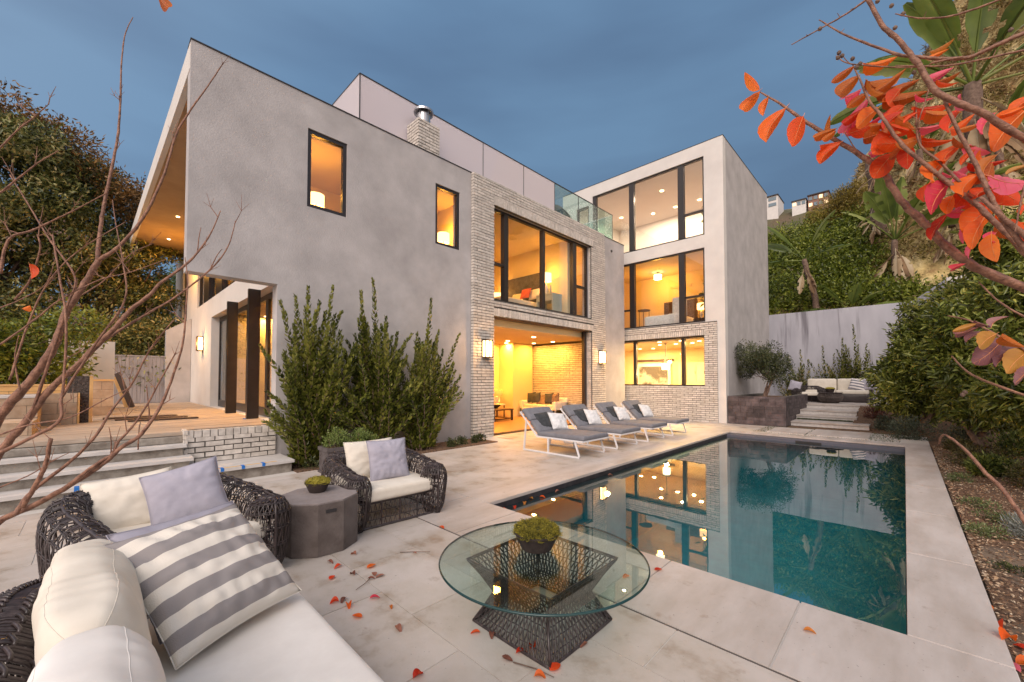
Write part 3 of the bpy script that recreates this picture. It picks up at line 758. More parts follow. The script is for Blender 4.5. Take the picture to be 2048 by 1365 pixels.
MB().rbox((-8.45, (SY0+.98)/2, .60), (.42, .98-SY0, .11), .02, 2).build('riser', CONC, st)
for y, x in [(1.35,-7.43),(1.62,-7.43),(1.9,-7.43),(.55,-7.43),(.2,-7.43),(-.15,-7.43)]:
    MB().box(x-.10, y-.022, .2055, x+.016, y+.022, .2075).box(x+.0115, y-.022, .16, x+.0135, y+.022, .2055).build('tape_strip', TAPE, st)
MB().box(-7.50,1.1,.2056,-7.44,2.1,.2066).build('masking_strip', TANPL, st)
deck = thing('wooden_deck', 'raised porch deck of weathered brown boards under the cantilevered corner', 'deck', (-13, 0, .6))
MB().box(-24, SY0, .3, -8.3, PW-.01, .66).build('deck_base', CONC, deck)
DM = bpy.data.meshes.new('plank'); bmx = bmesh.new(); bmesh.ops.create_cube(bmx, size=1); bmx.to_mesh(DM); bmx.free(); DM.materials.append(DECKW)
x = -8.28
while x > -21.5:
    cuts = sorted([SY0, PW-.02] + [R.uniform(-3.5, 1.8)])
    for a_, b_ in zip(cuts[:-1], cuts[1:]):
        o = link('plank', DM, deck); o.location = Vector((x-.068, (a_+b_)/2, .705+R.uniform(-.0015,.0015)))-LOC[deck.name]; o.scale = (.132, b_-a_-.004, .028)
    x -= .138
MB().box(-8.31, SY0, .665, -8.272, .97, .718).build('deck_edge_board', DECKW, deck)
bb = thing('brick_planter_wall', 'low white brick wall beside the porch steps with a course of upright bricks on top', 'brick wall', (-8.3, 1.7, .2))
MB().box(-8.52, 1.02, .206, -8.175, 2.262, .725).build('mortar_bed', MORTAR, bb)
QB = []; bricks(0, -8.158, .06, .995, 2.268, .214, .62, out=QB, bl=.24, bh=.068)
for i in range(12):
    QB.append(((-8.21, 1.045+i*.106, .68), (.10, .094, .11)))
z = .214; k = 0
while z < .70:
    QB.append(((-8.33 if k % 2 else -8.28, .995, z+.034), (.28, .05, .068))); z += .078; k += 1
for i, (c, s) in enumerate(QB):
    o = link('brick', BRM[i % 5], bb); o.location = Vector(c)-LOC[bb.name]; o.scale = s

# ------------------------------------------------------------------ yard walls at the left
def blocks(name, label, cat, x, y0, y1, z0, z1, th=.2, m=BLOCK, bl=.4, bh=.2, cap=None, endm=None):
    t = thing(name, label, cat, (x-th/2, (y0+y1)/2, z0))
    MB().box(x-th+.006, y0+.006, z0, x-.006, y1-.006, z1-.006).build('core', MORTAR, t)
    z = z0; k = 0
    while z < z1-.02:
        zt = min(z+bh, z1); y = y0-(bl/2 if k % 2 else 0)
        while y < y1:
            a_, b_ = max(y, y0), min(y+bl, y1)
            if b_-a_ > .02: MB().box(x-th, a_+.003, z+.003, x, b_-.003, zt-.003).build('block', m, t)
            y += bl
        z += bh; k += 1
    if cap: MB().box(x-th-.01, y0-.01, z1, x+.01, y1+.01, z1+.04).build('cap', cap, t)
    if endm: MB().box(x-th+.01, y1+.001, z0, x-.01, y1+.03, z1).build('end_face', endm, t)
    return t
blocks('block_wall', 'grey block wall with a tan end on the deck, left of the dark post', 'block wall', -11.2, -1.9, -.25, .72, 1.30, endm=TANPL)
blocks('block_wall', 'long tan capped block wall running behind the yard planters', 'block wall', -12.6, -4.0, -.46, .72, 1.42, m=TANPL, cap=TANPL)
blocks('block_wall', 'short tan block wall right of the dark post', 'block wall', -13.4, -.12, .28, .72, 1.52, m=BLOCK, cap=TANPL)
blocks('block_planter', 'square concrete block planter at the near edge of the deck', 'planter', -9.35, -1.9, -.66, .72, .92, th=.9)
blocks('block_planter', 'taller concrete block planter behind the near one at the left', 'planter', -10.4, -2.6, -.68, .72, 1.25, th=.7, cap=TREAD)
t = thing('stone_post', 'dark pebble textured post between the tan block walls', 'post', (-11.45, -.26, .72))
MB().box(-11.55, -.39, .72, -11.40, -.10, 1.62).build('post_panel', mat('dark_pebble', (.02,.015,.015), (.12,.10,.09), 30, .9, 1, 40, bdist=.03), t)
MB().box(-11.58, -.098, .72, -11.40, -.05, 1.62).build('post_edge', TANPL, t)
t = thing('garden_wall', 'bright white plaster wall end above the tan wall, beside the gate', 'wall', (-16, .1, .72))
MB().box(-16.3, -.9, .72, -16.0, .34, 2.62).build('wall_face', STUCCO2, t)
t = thing('board_gate', 'grey gate of narrow upright boards closing the side yard', 'gate', (-19.3, 1.2, .72))
for i in range(17):
    MB().box(-19.33, .18+i*.1, .73, -19.30+(.006 if i % 2 else 0), .274+i*.1, 2.36).build('board', FENCEM, t)
MB().box(-19.36, .16, 2.365, -19.28, 1.9, 2.41).build('top_rail', FENCEM, t)
t = thing('garden_wall', 'grey wall with a sloping top between the gate and the house', 'wall', (-19.4, 2.1, .72))
wv = [(-19.5,1.72,.72),(-19.5,2.44,.72),(-19.5,2.44,3.85),(-19.5,1.72,3.35),(-19.2,1.72,.72),(-19.2,2.44,.72),(-19.2,2.44,3.85),(-19.2,1.72,3.35)]
MB().add(wv, [(0,1,2,3),(7,6,5,4),(0,4,5,1),(1,5,6,2),(2,6,7,3),(3,7,4,0)]).build('wall_face', STUCCO, t)
t = thing('timber_boards', 'brown boards leaning against the white wall end near the gate', 'boards', (-17, .5, .72))
for i in range(3): MB().bar((-16.6-i*.15,.75-i*.04,.72), (-16.9-i*.1,.42,1.75-i*.1), .03, .16).build('board', TANPL if i else WOODD, t)
for i in range(3):
    t = tag(MB().box(-12.2+i*.55, .1+i*.17, .722, -11.9+i*.5, 1.3+i*.12, .75).build('loose_board', WOODD), ['short dark board lying loose on the deck nearest the dark post','middle dark board lying loose on the deck','dark board lying loose on the deck farthest from the post'][i], 'board', 'loose boards on the deck')

# ------------------------------------------------------------------ stone planter, terrace steps, grey retaining wall
sp = thing('stone_planter', 'square raised planter faced in dark slate tiles at the tower corner', 'planter', (-3.78, 17, 0))
ppx0, ppx1, ppy0, ppy1, pz = -4.55, -2.84, 15.78, 20.0, .98
m = MB(); m.box(ppx0, ppy0, -.05, ppx1, ppy0+.22, pz-.012).box(ppx1-.22, ppy0+.22, -.05, ppx1, ppy1, pz-.012).box(ppx0, ppy0+.22, -.05, ppx0+.2, ppy1, pz-.012); m.build('planter_core', MORTAR, sp)
MB().box(ppx0+.2, ppy0+.22, .5, ppx1-.22, ppy1, pz-.10).build('planter_soil', SOIL, sp)
def tiles(face):
    L = []
    rr = random.Random(3 if face else 4)
    ln = (ppx1-ppx0) if face == 0 else (ppy1-ppy0)
    z = 0
    while z < pz-.02:
        h = rr.choice([.10,.16,.22,.16]); h = min(h, pz-z) if pz-z-h > .06 else pz-z
        u = 0
        while u < ln-.01:
            w_ = rr.choice([.16,.24,.34,.48]); w_ = w_ if ln-u-w_ > .1 else ln-u
            hs = [(z, h)] if h < .2 or rr.random() < .4 else [(z, h/2), (z+h/2, h/2)]
            for zz, hh in hs:
                pr = rr.uniform(.002,.012)
                if face == 0: MB().box(ppx0+u+.003, ppy0-.02-pr, zz+.003, ppx0+u+w_-.003, ppy0-.001, zz+hh-.003).build('slate_tile', SLATE, sp)
                else: MB().box(ppx1+.001, ppy0-.02+u+.003, zz+.003, ppx1+.02+pr, ppy0-.02+u+w_-.003, zz+hh-.003).build('slate_tile', SLATE, sp)
            u += w_
        z += h
tiles(0); tiles(1)
ts = thing('terrace_steps', 'four low pale stone steps climbing to the rear terrace', 'steps', (-2, 17.5, 0))
for i, (y, xa, xb) in enumerate([(16.45,-2.80,-.80),(17.45,-2.80,-1.15),(18.2,-2.80,-1.2),(19.6,-2.80,-1.2)]):
    z = .15*(i+1)
    for k in range(3):
        a_ = xa+(xb-xa)*k/3; b_ = xa+(xb-xa)*(k+1)/3
        MB().box(a_+.002, y+.03, z-.15, b_-.002, y+.1, z-.04).build('riser', TREAD, ts)
    MB().box(xa, y, z-.04, xb, y+(1.5 if i < 3 else .5), z).build('tread', CM.materials[0], ts)
tag(MB().box(-5.0, 20.0, .2, 3.5, 24, .599).build('rear_terrace', COPING), kind='structure')
tag(MB().add([(-.6,16.0,-.05),(4,15.5,-.05),(4,20.0,.62),(-1.1,20.0,.55)], [(0,1,2,3)]).build('sloping_bed', SOIL), kind='structure')
m = MB(); m.add([(-1.22,16.58,-.05),(-.55,16.58,-.05),(-.55,20,-.05),(-1.22,20,-.05),(-1.22,16.58,.10),(-.55,16.58,.02),(-.55,20,.56),(-1.22,20,.56)], [(3,2,1,0),(4,5,6,7),(0,1,5,4),(1,2,6,5),(2,3,7,6),(3,0,4,7)]); tag(m.build('sloping_bed', SOIL), kind='structure')
rw = thing('retaining_wall', 'tall grey stucco retaining wall with dark water stains behind the rear terrace', 'wall', (-2, 24, 0))
m = MB(); m.box(-6.5, 23.8, 0, .28, 24.1, 4.84); 
m.add([(.28,23.8,0),(1.2,23.0,0),(1.2,23.0,5.45),(.28,23.8,4.84),(.28,24.1,0),(1.2,23.3,0),(1.2,23.3,5.45),(.28,24.1,4.84)], [(0,1,2,3),(7,6,5,4),(3,2,6,7),(0,4,5,1),(1,5,6,2),(4,0,3,7)])
m.build('wall_face', WALLG, rw)
m = MB(); m.box(1.205, 22.2, 0, 8.0, 22.5, 5.4); m.build('side_wall', STUCCO2, rw)
# water stains: shaped streaks of old dirt
nt = WALLG.node_tree; n_, l_ = nt.nodes, nt.links
tcn = n_.new('ShaderNodeTexCoord'); mpn = n_.new('ShaderNodeMapping'); l_.new(tcn.outputs['Object'], mpn.inputs[0]); mpn.inputs['Scale'].default_value = (1.7, 1, .12)
t2 = n_.new('ShaderNodeTexNoise'); l_.new(mpn.outputs[0], t2.inputs[0]); t2.inputs['Scale'].default_value = 2.3; t2.inputs['Detail'].default_value = 7
r2 = n_.new('ShaderNodeValToRGB'); l_.new(t2.outputs[0], r2.inputs[0]); r2.color_ramp.elements[0].position = .55; r2.color_ramp.elements[1].position = .68
r2.color_ramp.elements[0].color = (0,0,0,1); r2.color_ramp.elements[1].color = (.75,.75,.75,1)
bs = n_['Principled BSDF']; old = bs.inputs['Base Color'].links[0].from_socket
mx = n_.new('ShaderNodeMix'); mx.data_type = 'RGBA'; l_.new(r2.outputs[0], mx.inputs[0]); l_.new(old, mx.inputs[6]); mx.inputs[7].default_value = (.13,.12,.14,1); l_.new(mx.outputs[2], bs.inputs['Base Color'])

# ------------------------------------------------------------------ soft goods
def pillow_mesh(mb, w, h, t, M, mi=0, n=22, pinch=.06, wr=.012, seed=0, sag=0, seam=True):
    """w x h pillow in local XY, thickness t along Z, pinched pointed corners and creases"""
    from mathutils import noise
    rr = random.Random(seed); off = Vector((rr.uniform(0,50), rr.uniform(0,50), 0))
    ids = {}
    def P(i, j, s):
        u = -1+2*i/n; v = -1+2*j/n
        ed = max(abs(u), abs(v))
        px = u*(1-pinch*(1-v*v)*abs(u)**2); py = v*(1-pinch*(1-u*u)*abs(v)**2)
        th = (max(0, 1-abs(u)**2.6)*max(0, 1-abs(v)**2.6))**.55
        f = noise.noise(off+Vector((u*2.2, v*2.2, s*3)))*.5 + noise.noise(off+Vector((u*5+v*2, v*6, s*5)))*.5
        # radiating creases from the seams
        rad = math.sin(math.atan2(v, u)*17+f*4)*max(0, ed-.45)*.9*(1-ed)**.4*2
        z = s*(t/2)*th + (f*wr*1.6+rad*wr*.9)*s*min(1, (1-ed)*5)
        return M @ Vector((px*w/2, py*h/2 - sag*(1-u*u)*max(v,0), z))
    vs = []; fs = []
    for s in (1, -1):
        for j in range(n+1):
            for i in range(n+1):
                e_ = i in (0, n) or j in (0, n)
                if e_ and s == -1: ids[(i,j,s)] = ids[(i,j,1)]; continue
                ids[(i,j,s)] = len(vs); vs.append(P(i,j,s))
        for j in range(n):
            for i in range(n):
                q = (ids[(i,j,s)], ids[(i+1,j,s)], ids[(i+1,j+1,s)], ids[(i,j+1,s)])
                fs.append(q if s > 0 else q[::-1])
    mb.add(vs, fs, mi)
    if seam:
        ring = [(i,0) for i in range(n)]+[(n,j) for j in range(n)]+[(n-i,n) for i in range(n)]+[(0,n-j) for j in range(n)]
        mb.tube([vs[ids[(i,j,1)]] for i, j in ring], .0028, 4, mi, closed=True)
    return mb
def frame_from(c, xdir, ydir):
    x = Vector(xdir).normalized(); y = Vector(ydir); y = (y-x*x.dot(y)).normalized(); z = x.cross(y)
    return Matrix(((x.x,y.x,z.x,c[0]),(x.y,y.y,z.y,c[1]),(x.z,y.z,z.z,c[2]),(0,0,0,1)))
def pillow(label, c, xd, yd, w, h, t, m, group=None, cat='pillow', **k):
    """built about its own origin, then placed"""
    o = pillow_mesh(MB(), w, h, t, Matrix.Identity(4), **k).build('pillow', m, smooth=True)
    o.matrix_world = frame_from(c, xd, yd); tag(o, label, cat, group); return o
def stripes(name, cA, cB, freq, axis=1, phase=0):
    m = mat(name, cA, None, rough=.9, bump=.3, bscale=220); nt = m.node_tree; n, l = nt.nodes, nt.links
    tc_ = n.new('ShaderNodeTexCoord'); sx = n.new('ShaderNodeSeparateXYZ'); l.new(tc_.outputs['Object'], sx.inputs[0])
    ma = n.new('ShaderNodeMath'); ma.operation = 'MULTIPLY_ADD'; l.new(sx.outputs[axis], ma.inputs[0]); ma.inputs[1].default_value = freq; ma.inputs[2].default_value = phase
    fr = n.new('ShaderNodeMath'); fr.operation = 'FRACT'; l.new(ma.outputs[0], fr.inputs[0])
    gt = n.new('ShaderNodeMath'); gt.operation = 'GREATER_THAN'; l.new(fr.outputs[0], gt.inputs[0]); gt.inputs[1].default_value = .5
    mx = n.new('ShaderNodeMix'); mx.data_type = 'RGBA'; l.new(gt.outputs[0], mx.inputs[0]); mx.inputs[6].default_value = (*cA,1); mx.inputs[7].default_value = (*cB,1)
    l.new(mx.outputs[2], n['Principled BSDF'].inputs['Base Color']); return m
FSTRIPE = stripes('striped_canvas', (.29,.265,.26), (.74,.69,.61), 1/.128, 1, 7.0)
FSTRIPE2 = stripes('small_striped_canvas', (.20,.20,.24), (.74,.70,.68), 1/.12, 1, 4.0)

# ------------------------------------------------------------------ wicker seats
def crom(P, n):
    """catmull-rom through points"""
    P = [Vector(p) for p in P]; out = []
    m = len(P)-1
    for q in range(n+1):
        t = q/n*m; i = min(int(t), m-1); f = t-i
        p0, p1, p2, p3 = P[max(i-1,0)], P[i], P[i+1], P[min(i+2,m)]
        out.append(.5*((2*p1)+(-p0+p2)*f+(2*p0-5*p1+4*p2-p3)*f*f+(-p0+3*p1-3*p2+p3)*f**3))
    return out
def wicker(path, hfun, parent, nu=110, rs=.0048, inner=.26, roll=.10, dens=.0135, lower=True, bul=.03, wob=.25):
    """woven shell along a plan path: an outer face, a rolled top and an inner face"""
    C = crom([(p[0],p[1],0) for p in path], nu)
    Tn = [(C[min(i+1,nu)]-C[max(i-1,0)]).normalized() for i in range(nu+1)]
    Nn = [Vector((t.y,-t.x,0)) for t in Tn]       # outward
    ln = sum((C[i+1]-C[i]).length for i in range(nu))
    def prof(h): return [(-.03,0),(bul*.5,.10),(bul,h*.45),(bul*1.3,h*.75),(bul*.6,h*.93),(-roll*.5,h),(-roll*1.15,h*.94),(-roll*1.45,h*.80),(-roll*1.45,h*.6),(-roll*1.4,inner)]
    cache = {}
    def S(u, v):
        u = min(max(u,0),1); x = u*nu; i = min(int(x), nu-1); f = x-i
        c = C[i].lerp(C[i+1], f); nn = Nn[i].lerp(Nn[i+1], f)
        k = round(u*40)
        if k not in cache: cache[k] = crom([(a,b,0) for a, b in prof(hfun(k/40))], 40)
        k2 = min(max(v,0),1)*40; j = min(int(k2), 39); q = cache[k][j].lerp(cache[k][j+1], k2-j)
        return c+nn*q.x+Vector((0,0,q.y))
    sk = MB()   # structural canes
    for v, r in ((0,.014),(.54,.012),(.985,.010)):
        sk.tube([S(i/60,v) for i in range(61)], r, 6)
    npost = max(6, int(ln/.30))
    for k in range(npost+1):
        sk.tube([S(k/npost,j/14*.95)+(Vector((0,0,0))) for j in range(15)], .010, 5)
    sk.build('cane_frame', WICKER, parent, smooth=True)
    wv = MB()
    nz_ = max(10, int(ln/.042))
    if lower:
        rows_ = [0.03,.115,.20,.285,.37,.45]
        for v in rows_:
            wv.tube([S(i/nu,v)+Vector((0,0,.004*math.sin(i*2.1))) for i in range(nu+1)], rs, 4)
            wv.tube([S(i/nu,v+.012) for i in range(nu+1)], rs*.9, 4)
        for a_, b_ in zip(rows_[:-1], rows_[1:]):
            for k in range(nz_):
                u0, u1 = (k+.1)/nz_, (k+.5)/nz_; ph = R.uniform(-.15,.15)/nz_
                wv.tube([S(u0+ph,a_), S((u0+u1)/2+ph,(a_+b_)/2), S(u1,b_)], rs*.8, 4, cap=False)
                wv.tube([S(u1,b_), S(u1+.25/nz_+ph,(a_+b_)/2), S(u0+1/nz_,a_)], rs*.8, 4, cap=False)
    # dense wrapping over the roll
    nw = int(ln/dens)
    for k in range(nw):
        u = (k+.5)/nw+R.uniform(-.2,.2)/nw
        wv.tube([S(u+wob/nw*math.sin(j*1.3+k), .45+.41*j/9)+Vector((0,0,.0)) for j in range(10)], rs*1.05, 4, cap=False)
    # stitches lacing the wraps together
    st_n = int(ln/(dens*3.2))
    for q_, v in enumerate((.48,.55,.62,.70,.79)):
        for k in range(st_n):
            u0 = (k+.5*(q_ % 2))/st_n; u1 = u0+.72/st_n
            if u1 > 1: continue
            def lift(u, vv):
                p = S(u, vv); ii = min(int(u*nu), nu-1); cc = C[ii]+Nn[ii]*(-roll*.55)+Vector((0,0,hfun(u)-roll*.9)); return p+(p-cc).normalized()*rs*1.9
            wv.tube([S(u0-.05/st_n, v-.012), lift(u0+.12/st_n, v-.008), lift((u0+u1)/2, v), lift(u1-.12/st_n, v+.008), S(u1+.05/st_n, v+.012)], rs*1.1, 4)
    for v in (.86,.91,.96):
        wv.tube([S(i/nu,v) for i in range(nu+1)], rs, 4)
    wo_ = wv.build('wicker_weave', WICKER, parent, smooth=True); tag(wo_, kind='stuff')
    return S
def lattice_panel(mb, A, B, H, n=None, rs=.0042, rows=3):
    """open zigzag weave between floor points A and B, height H"""
    A, B = Vector(A), Vector(B); L = (B-A).length; n = n or int(L/.055)
    for r_ in range(rows+1):
        z = H*r_/rows; mb.tube([A.lerp(B, i/10)+Vector((0,0,z+.003*(i%2))) for i in range(11)], rs*1.1, 4)
        if r_ < rows:
            for k in range(n):
                p = A.lerp(B,(k+.15)/n)+Vector((0,0,z)); q = A.lerp(B,(k+.5)/n)+Vector((0,0,H*(r_+1)/rows)); s = A.lerp(B,(k+.85)/n)+Vector((0,0,z))
                mb.tube([p,q], rs*.85, 4, cap=False); mb.tube([q,s], rs*.85, 4, cap=False)
    for k in range(int(L/.2)+1): 
        p = A.lerp(B, k/int(L/.2)); mb.tube([p, p+Vector((0,0,H))], .009, 6)
def armchair(label, group='dark wicker armchairs on the patio'):
    t = thing('wicker_armchair', label, 'armchair', (0,0,0), group)
    path = [(.34,-.36),(.47,-.40),(.50,-.49),(.40,-.535),(.1,-.54),(-.25,-.53),(-.44,-.46),(-.52,-.28),(-.54,0),(-.52,.28),(-.44,.46),(-.25,.53),(.1,.54),(.40,.535),(.50,.49),(.47,.40),(.34,.36)]
    def h(u):
        d = abs(u-.5)*2
        return .68-.12*min(1, max(0, (d-.22)/.38)) - .02*max(0, d-.85)/.15
    path = [(a,b) for a, b in path]
    # outward normal must point away from the seat
    wicker(path[::-1], h, t, bul=.045, roll=.12, dens=.016)
    fp = MB(); lattice_panel(fp, (.44,-.42,0), (.44,.42,0), .25); 
    fp.tube([(.44,-.44,.27),(.44,.44,.27)], .014, 6).tube([(.44,-.44,.012),(.44,.44,.012)], .012, 6)
    tag(fp.build('front_lattice', WICKER, t), kind='stuff')
    MB().box(-.40,-.42,.25,.43,.42,.275).build('seat_deck', WICKER, t)
    MB().rbox((.03,0,.345), (.92,.80,.13), .035, 4, puff=.012).build('seat_cushion', FCREAM, t, smooth=True)
    return t
ch1 = armchair('dark wicker armchair at left, behind the striped pillow')
ch2 = copy_tree(ch1); ch2['label'] = 'dark wicker armchair by the planter box with one lilac pillow in front'
ch3 = copy_tree(ch1); ch3['label'] = 'wicker armchair up on the rear terrace beside the slate planter'; ch3['group'] = 'dark wicker seats away from the patio'
ch4 = copy_tree(ch1); ch4['label'] = 'dark wicker chair on the roof deck behind the glass screen'; ch4['group'] = 'dark wicker seats away from the patio'
ch1.location = (-4.02, .42, .004); ch1.rotation_euler = (0,0,radians(16)); ch1.scale = (1.06,)*3
ch2.location = (-4.42, 2.36, .004); ch2.rotation_euler = (0,0,radians(-3))
ch3.location = (-3.0, 21.6, .60); ch3.rotation_euler = (0,0,radians(-70))
ch4.location = (-9.6, 12.1, 7.35); ch4.rotation_euler = (0,0,radians(100)); 
tag(MB().box(-10.3,11.2,6.95,-8.99,13.9,7.345).build('roof_deck', CONC), 'low raised deck on the roof behind the glass screen', 'deck')

# pillows on the armchairs
pillow('lilac square pillow propped on the armchair by the planter box', (-4.30,2.37,.63), (.10,1,0), (-.30,.02,.95), .47, .47, .17, FLILAC, n=26, seed=2, wr=.014)
pillow('cream back pillow behind the lilac one on the armchair by the planter box', (-4.52,2.26,.62), (.0,1,0), (-.25,.0,.97), .60, .45, .16, FCREAM, seed=3)
pillow('lilac pillow resting on top of the cream one, left armchair', (-4.0,.50,.67), (.10,.95,.22), (-.5,-.30,.8), .48, .46, .17, FLILAC, seed=5, wr=.014)
pillow('cream back pillow leaning in the left armchair', (-4.30,.20,.60), (.05,1,.10), (-.38,-.1,.95), .52, .44, .17, FCREAM, seed=6)

# foreground sofa
so = thing('wicker_sofa', 'dark wicker sofa with white cushions at the bottom left corner', 'sofa', (-1.5, .2, 0))
SX0, SX1 = -2.72, -.35
sopath = [(SX0+.03,.15),(SX0+.01,-.10),(SX0+.10,-.26),(SX0+.35,-.31),(-1.6,-.32),(-1.0,-.32),(SX1,-.32)]
wicker(sopath, lambda u: .70, so, nu=120, rs=.0062, roll=.15, dens=.0165, wob=.08)
fp = MB(); lattice_panel(fp, (SX0+.08,.74,0), (SX1,.74,0), .24); lattice_panel(fp, (SX0+.06,-.2,0), (SX0+.08,.74,0), .24)
fp.tube([(SX0+.06,-.2,.25),(SX0+.08,.74,.25),(SX1,.74,.25)], .014, 6); tag(fp.build('front_lattice', WICKER, so), kind='stuff')
MB().box(SX0+.10,-.2,.24,SX1,.72,.26).build('seat_deck', WICKER, so)
MB().rbox(((SX0+SX1)/2+.05,.31,.335), (SX1-SX0-.06,.98,.15), .05, 5, puff=.015).build('seat_cushion', FWHITE, so, smooth=True)
def bolster(name, x0, x1, y, z, h, t, lean, par, m, seed=0):
    """plump boxy back cushion standing on the seat: seams and soft dents"""
    from mathutils import noise
    nu_, nv = 70, 48; vs = []; fs = []
    for i in range(nu_+1):
        u = i/nu_; X = x0+(x1-x0)*u; e_ = (1-abs(2*u-1)**7)**.5
        for j in range(nv):
            a_ = 2*pi*j/nv; ca, sa = cos(a_), sin(a_)
            sx_ = math.copysign(abs(ca)**.7, ca); sz_ = math.copysign(abs(sa)**.6, sa)
            w_ = noise.noise(Vector((X*5+seed, a_*1.4, seed)))*.014+ .010*math.sin(X*62+a_*2.5+5*noise.noise(Vector((X*3,a_,seed))))*max(0, abs(sa)-.35)*(.35+abs(ca))*(.4+.6*noise.noise(Vector((X*9,1,seed))))
            rr = e_*.97+.03
            yy = (t/2+w_)*sx_*rr; zz = (h/2+w_)*sz_*(.55+.45*e_)
            if (j*4) % nv == nv//2 % nv: pass
            vs.append((X+(.02*math.sin(zz*20)*(1-e_)), y+yy-lean*(zz), z+h/2+zz))
    for i in range(nu_):
        for j in range(nv):
            j2 = (j+1) % nv; fs.append((i*nv+j, i*nv+j2, (i+1)*nv+j2, (i+1)*nv+j))
    fs.append(tuple(range(nv))); fs.append(tuple(nu_*nv+j for j in range(nv))[::-1])
    mb = MB().add(vs, fs)
    for j in (8, 16):
        mb.tube([Vector(vs[i*nv+j]) for i in range(nu_+1)]  , .0011, 4)
    return mb.build(name, m, par, smooth=True)
bolster('back_cushion', -2.64, -1.73, .02, .40, .47, .26, .18, so, FCREAM, 1)
bolster('back_cushion', -1.73, -.97, .03, .40, .45, .27, .18, so, FWHITE, 7)
bolster('back_cushion', -.96, -.40, .03, .40, .44, .27, .18, so, FWHITE, 9)
pillow('large grey and cream striped pillow leaning on the sofa cushions', (-2.32,.385,.665), (-.24,.51,.01), (-.49,-.14,.42), .58, .62, .21, FSTRIPE, seed=8, n=34, wr=.020, pinch=.07)
pillow('lilac pillow mostly hidden behind the striped pillow on the sofa', (-2.50,.38,.66), (-.22,.52,.0), (-.45,-.14,.44), .56, .56, .15, FLILAC, seed=9)

# ------------------------------------------------------------------ concrete side table with moss bowl
def moss_bowl(label, c, r, h, moss_h=None, group='bowls of moss', nb=2600):
    t = thing('moss_bowl', label, 'bowl', c, group)
    x, y, z = c
    MB().lathe([(r*.62,0),(r*.66,.004),(r*.97,h*.92),(r,h*.94),(r,h),(r*.93,h),(r*.9,h*.86),(.01,h*.84)], c, 36, capt=False).build('bowl', BOWLM, t, smooth=False)
    m = MB(); mh = moss_h or r*.42
    bm = bmesh.new(); bmesh.ops.create_icosphere(bm, subdivisions=4, radius=1)
    from mathutils import noise
    for v in bm.verts:
        q = 1+.16*noise.noise(v.co*3+Vector(c))+.14*noise.noise(v.co*7)
        v.co = Vector((v.co.x*r*.93*q, v.co.y*r*.93*q, max(v.co.z,-.2)*mh*q))
    me = bpy.data.meshes.new('moss_base'); 
    for v in bm.verts: v.co += Vector((x,y,z+h*.93))
    bm.to_mesh(me); P = np.array([v.co for v in bm.verts if v.co.z > z+h*.9]); bm.free(); me.materials.append(MOSS)
    link('moss', me, t)
    idx = NR.randint(0, len(P), nb); p = P[idx]+NR.normal(size=(nb,3))*r*.035; d = unit(p-np.array([x,y,z+h*.7]))+.7*rnd(nb)
    tag(leafmesh('moss_tufts', p, d, rnd(nb), r*(.05+.07*NR.rand(nb)), r*.03, MOSS, t), kind='stuff')
    return t
st_ = thing('side_table', 'ten sided brown concrete stool table between the two armchairs', 'side table', (-4.02,1.50,0))
pol = [(-4.02+.355*cos(2*pi*k/10+.25), 1.50+.355*sin(2*pi*k/10+.25)) for k in range(10)]
pol2 = [(-4.02+.345*cos(2*pi*k/10+.25), 1.50+.345*sin(2*pi*k/10+.25)) for k in range(10)]
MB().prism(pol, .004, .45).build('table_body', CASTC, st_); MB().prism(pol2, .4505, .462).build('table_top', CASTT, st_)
a_ = 2*pi*9.5/10+.25
hm = Matrix.Translation((-4.02+.3395*cos(a_),1.50+.3395*sin(a_),.385)) @ Matrix.Rotation(a_,4,'Z') @ Matrix.Diagonal((.006,.09,.028,1)); MB().mbox(hm).build('hand_slot', FLASH, st_)
moss_bowl('small dark bowl heaped with yellow moss on the concrete side table', (-4.12,1.52,.463), .115, .095)
# ------------------------------------------------------------------ glass coffee table on a woven hourglass base
TCX, TCY = -1.70, 2.03
tb = thing('coffee_table', 'round glass coffee table on a woven dark hourglass base', 'coffee table', (TCX,TCY,0))
def edgeprof(n): return [(.655,.400),(.660,.404),(.660,.410),(.655,.414)]
MB().lathe([(.001,.400),(.652,.400)], (TCX,TCY,0), 96, capb=False, capt=False).lathe([(.652,.4145),(.001,.4145)], (TCX,TCY,0), 96, capb=False, capt=False).build('glass_top', G_TAB, tb)
MB().lathe([(.6525,.400),(.659,.403),(.661,.4075),(.659,.4115),(.6525,.4145)], (TCX,TCY,0), 128, capb=False, capt=False).build('glass_edge', G_EDGE, tb, smooth=True)
def hs(z):
    q = abs(z-.19)/.20; return .225+.12*min(1.05,q)**1.15 if z > .19 else .225+.105*q**1.1
def hp(u, z):
    s = hs(z); u = (u % 1)*4; k = int(u); f = u-k; c = [(-1,-1),(1,-1),(1,1),(-1,1),(-1,-1)]
    a_, b_ = c[k], c[k+1]; x, y = a_[0]+(b_[0]-a_[0])*f, a_[1]+(b_[1]-a_[1])*f
    rr = (x*x+y*y)**.5; x, y = x*(1-.035*(rr-1)), y*(1-.035*(rr-1))
    return Vector((TCX+x*s, TCY+y*s, z))
mb = MB(); nu_ = 68; zs = [.008,.05,.10,.15,.20,.25,.30,.35,.392]
for i, (za, zb) in enumerate(zip(zs[:-1], zs[1:])):
    for k in range(nu_):
        j = R.uniform(-.10,.10)/nu_+(i % 2)*.5/nu_
        u0 = k/nu_+j; du = .5/nu_
        mb.tube([hp(u0,za), hp(u0+du*.5,(za+zb)/2)+Vector((0,0,0)), hp(u0+du,zb)], .0050, 4, cap=False)
        mb.tube([hp(u0+1/nu_,za), hp(u0+1/nu_-du*.5,(za+zb)/2), hp(u0+1/nu_-du,zb)], .0050, 4, cap=False)
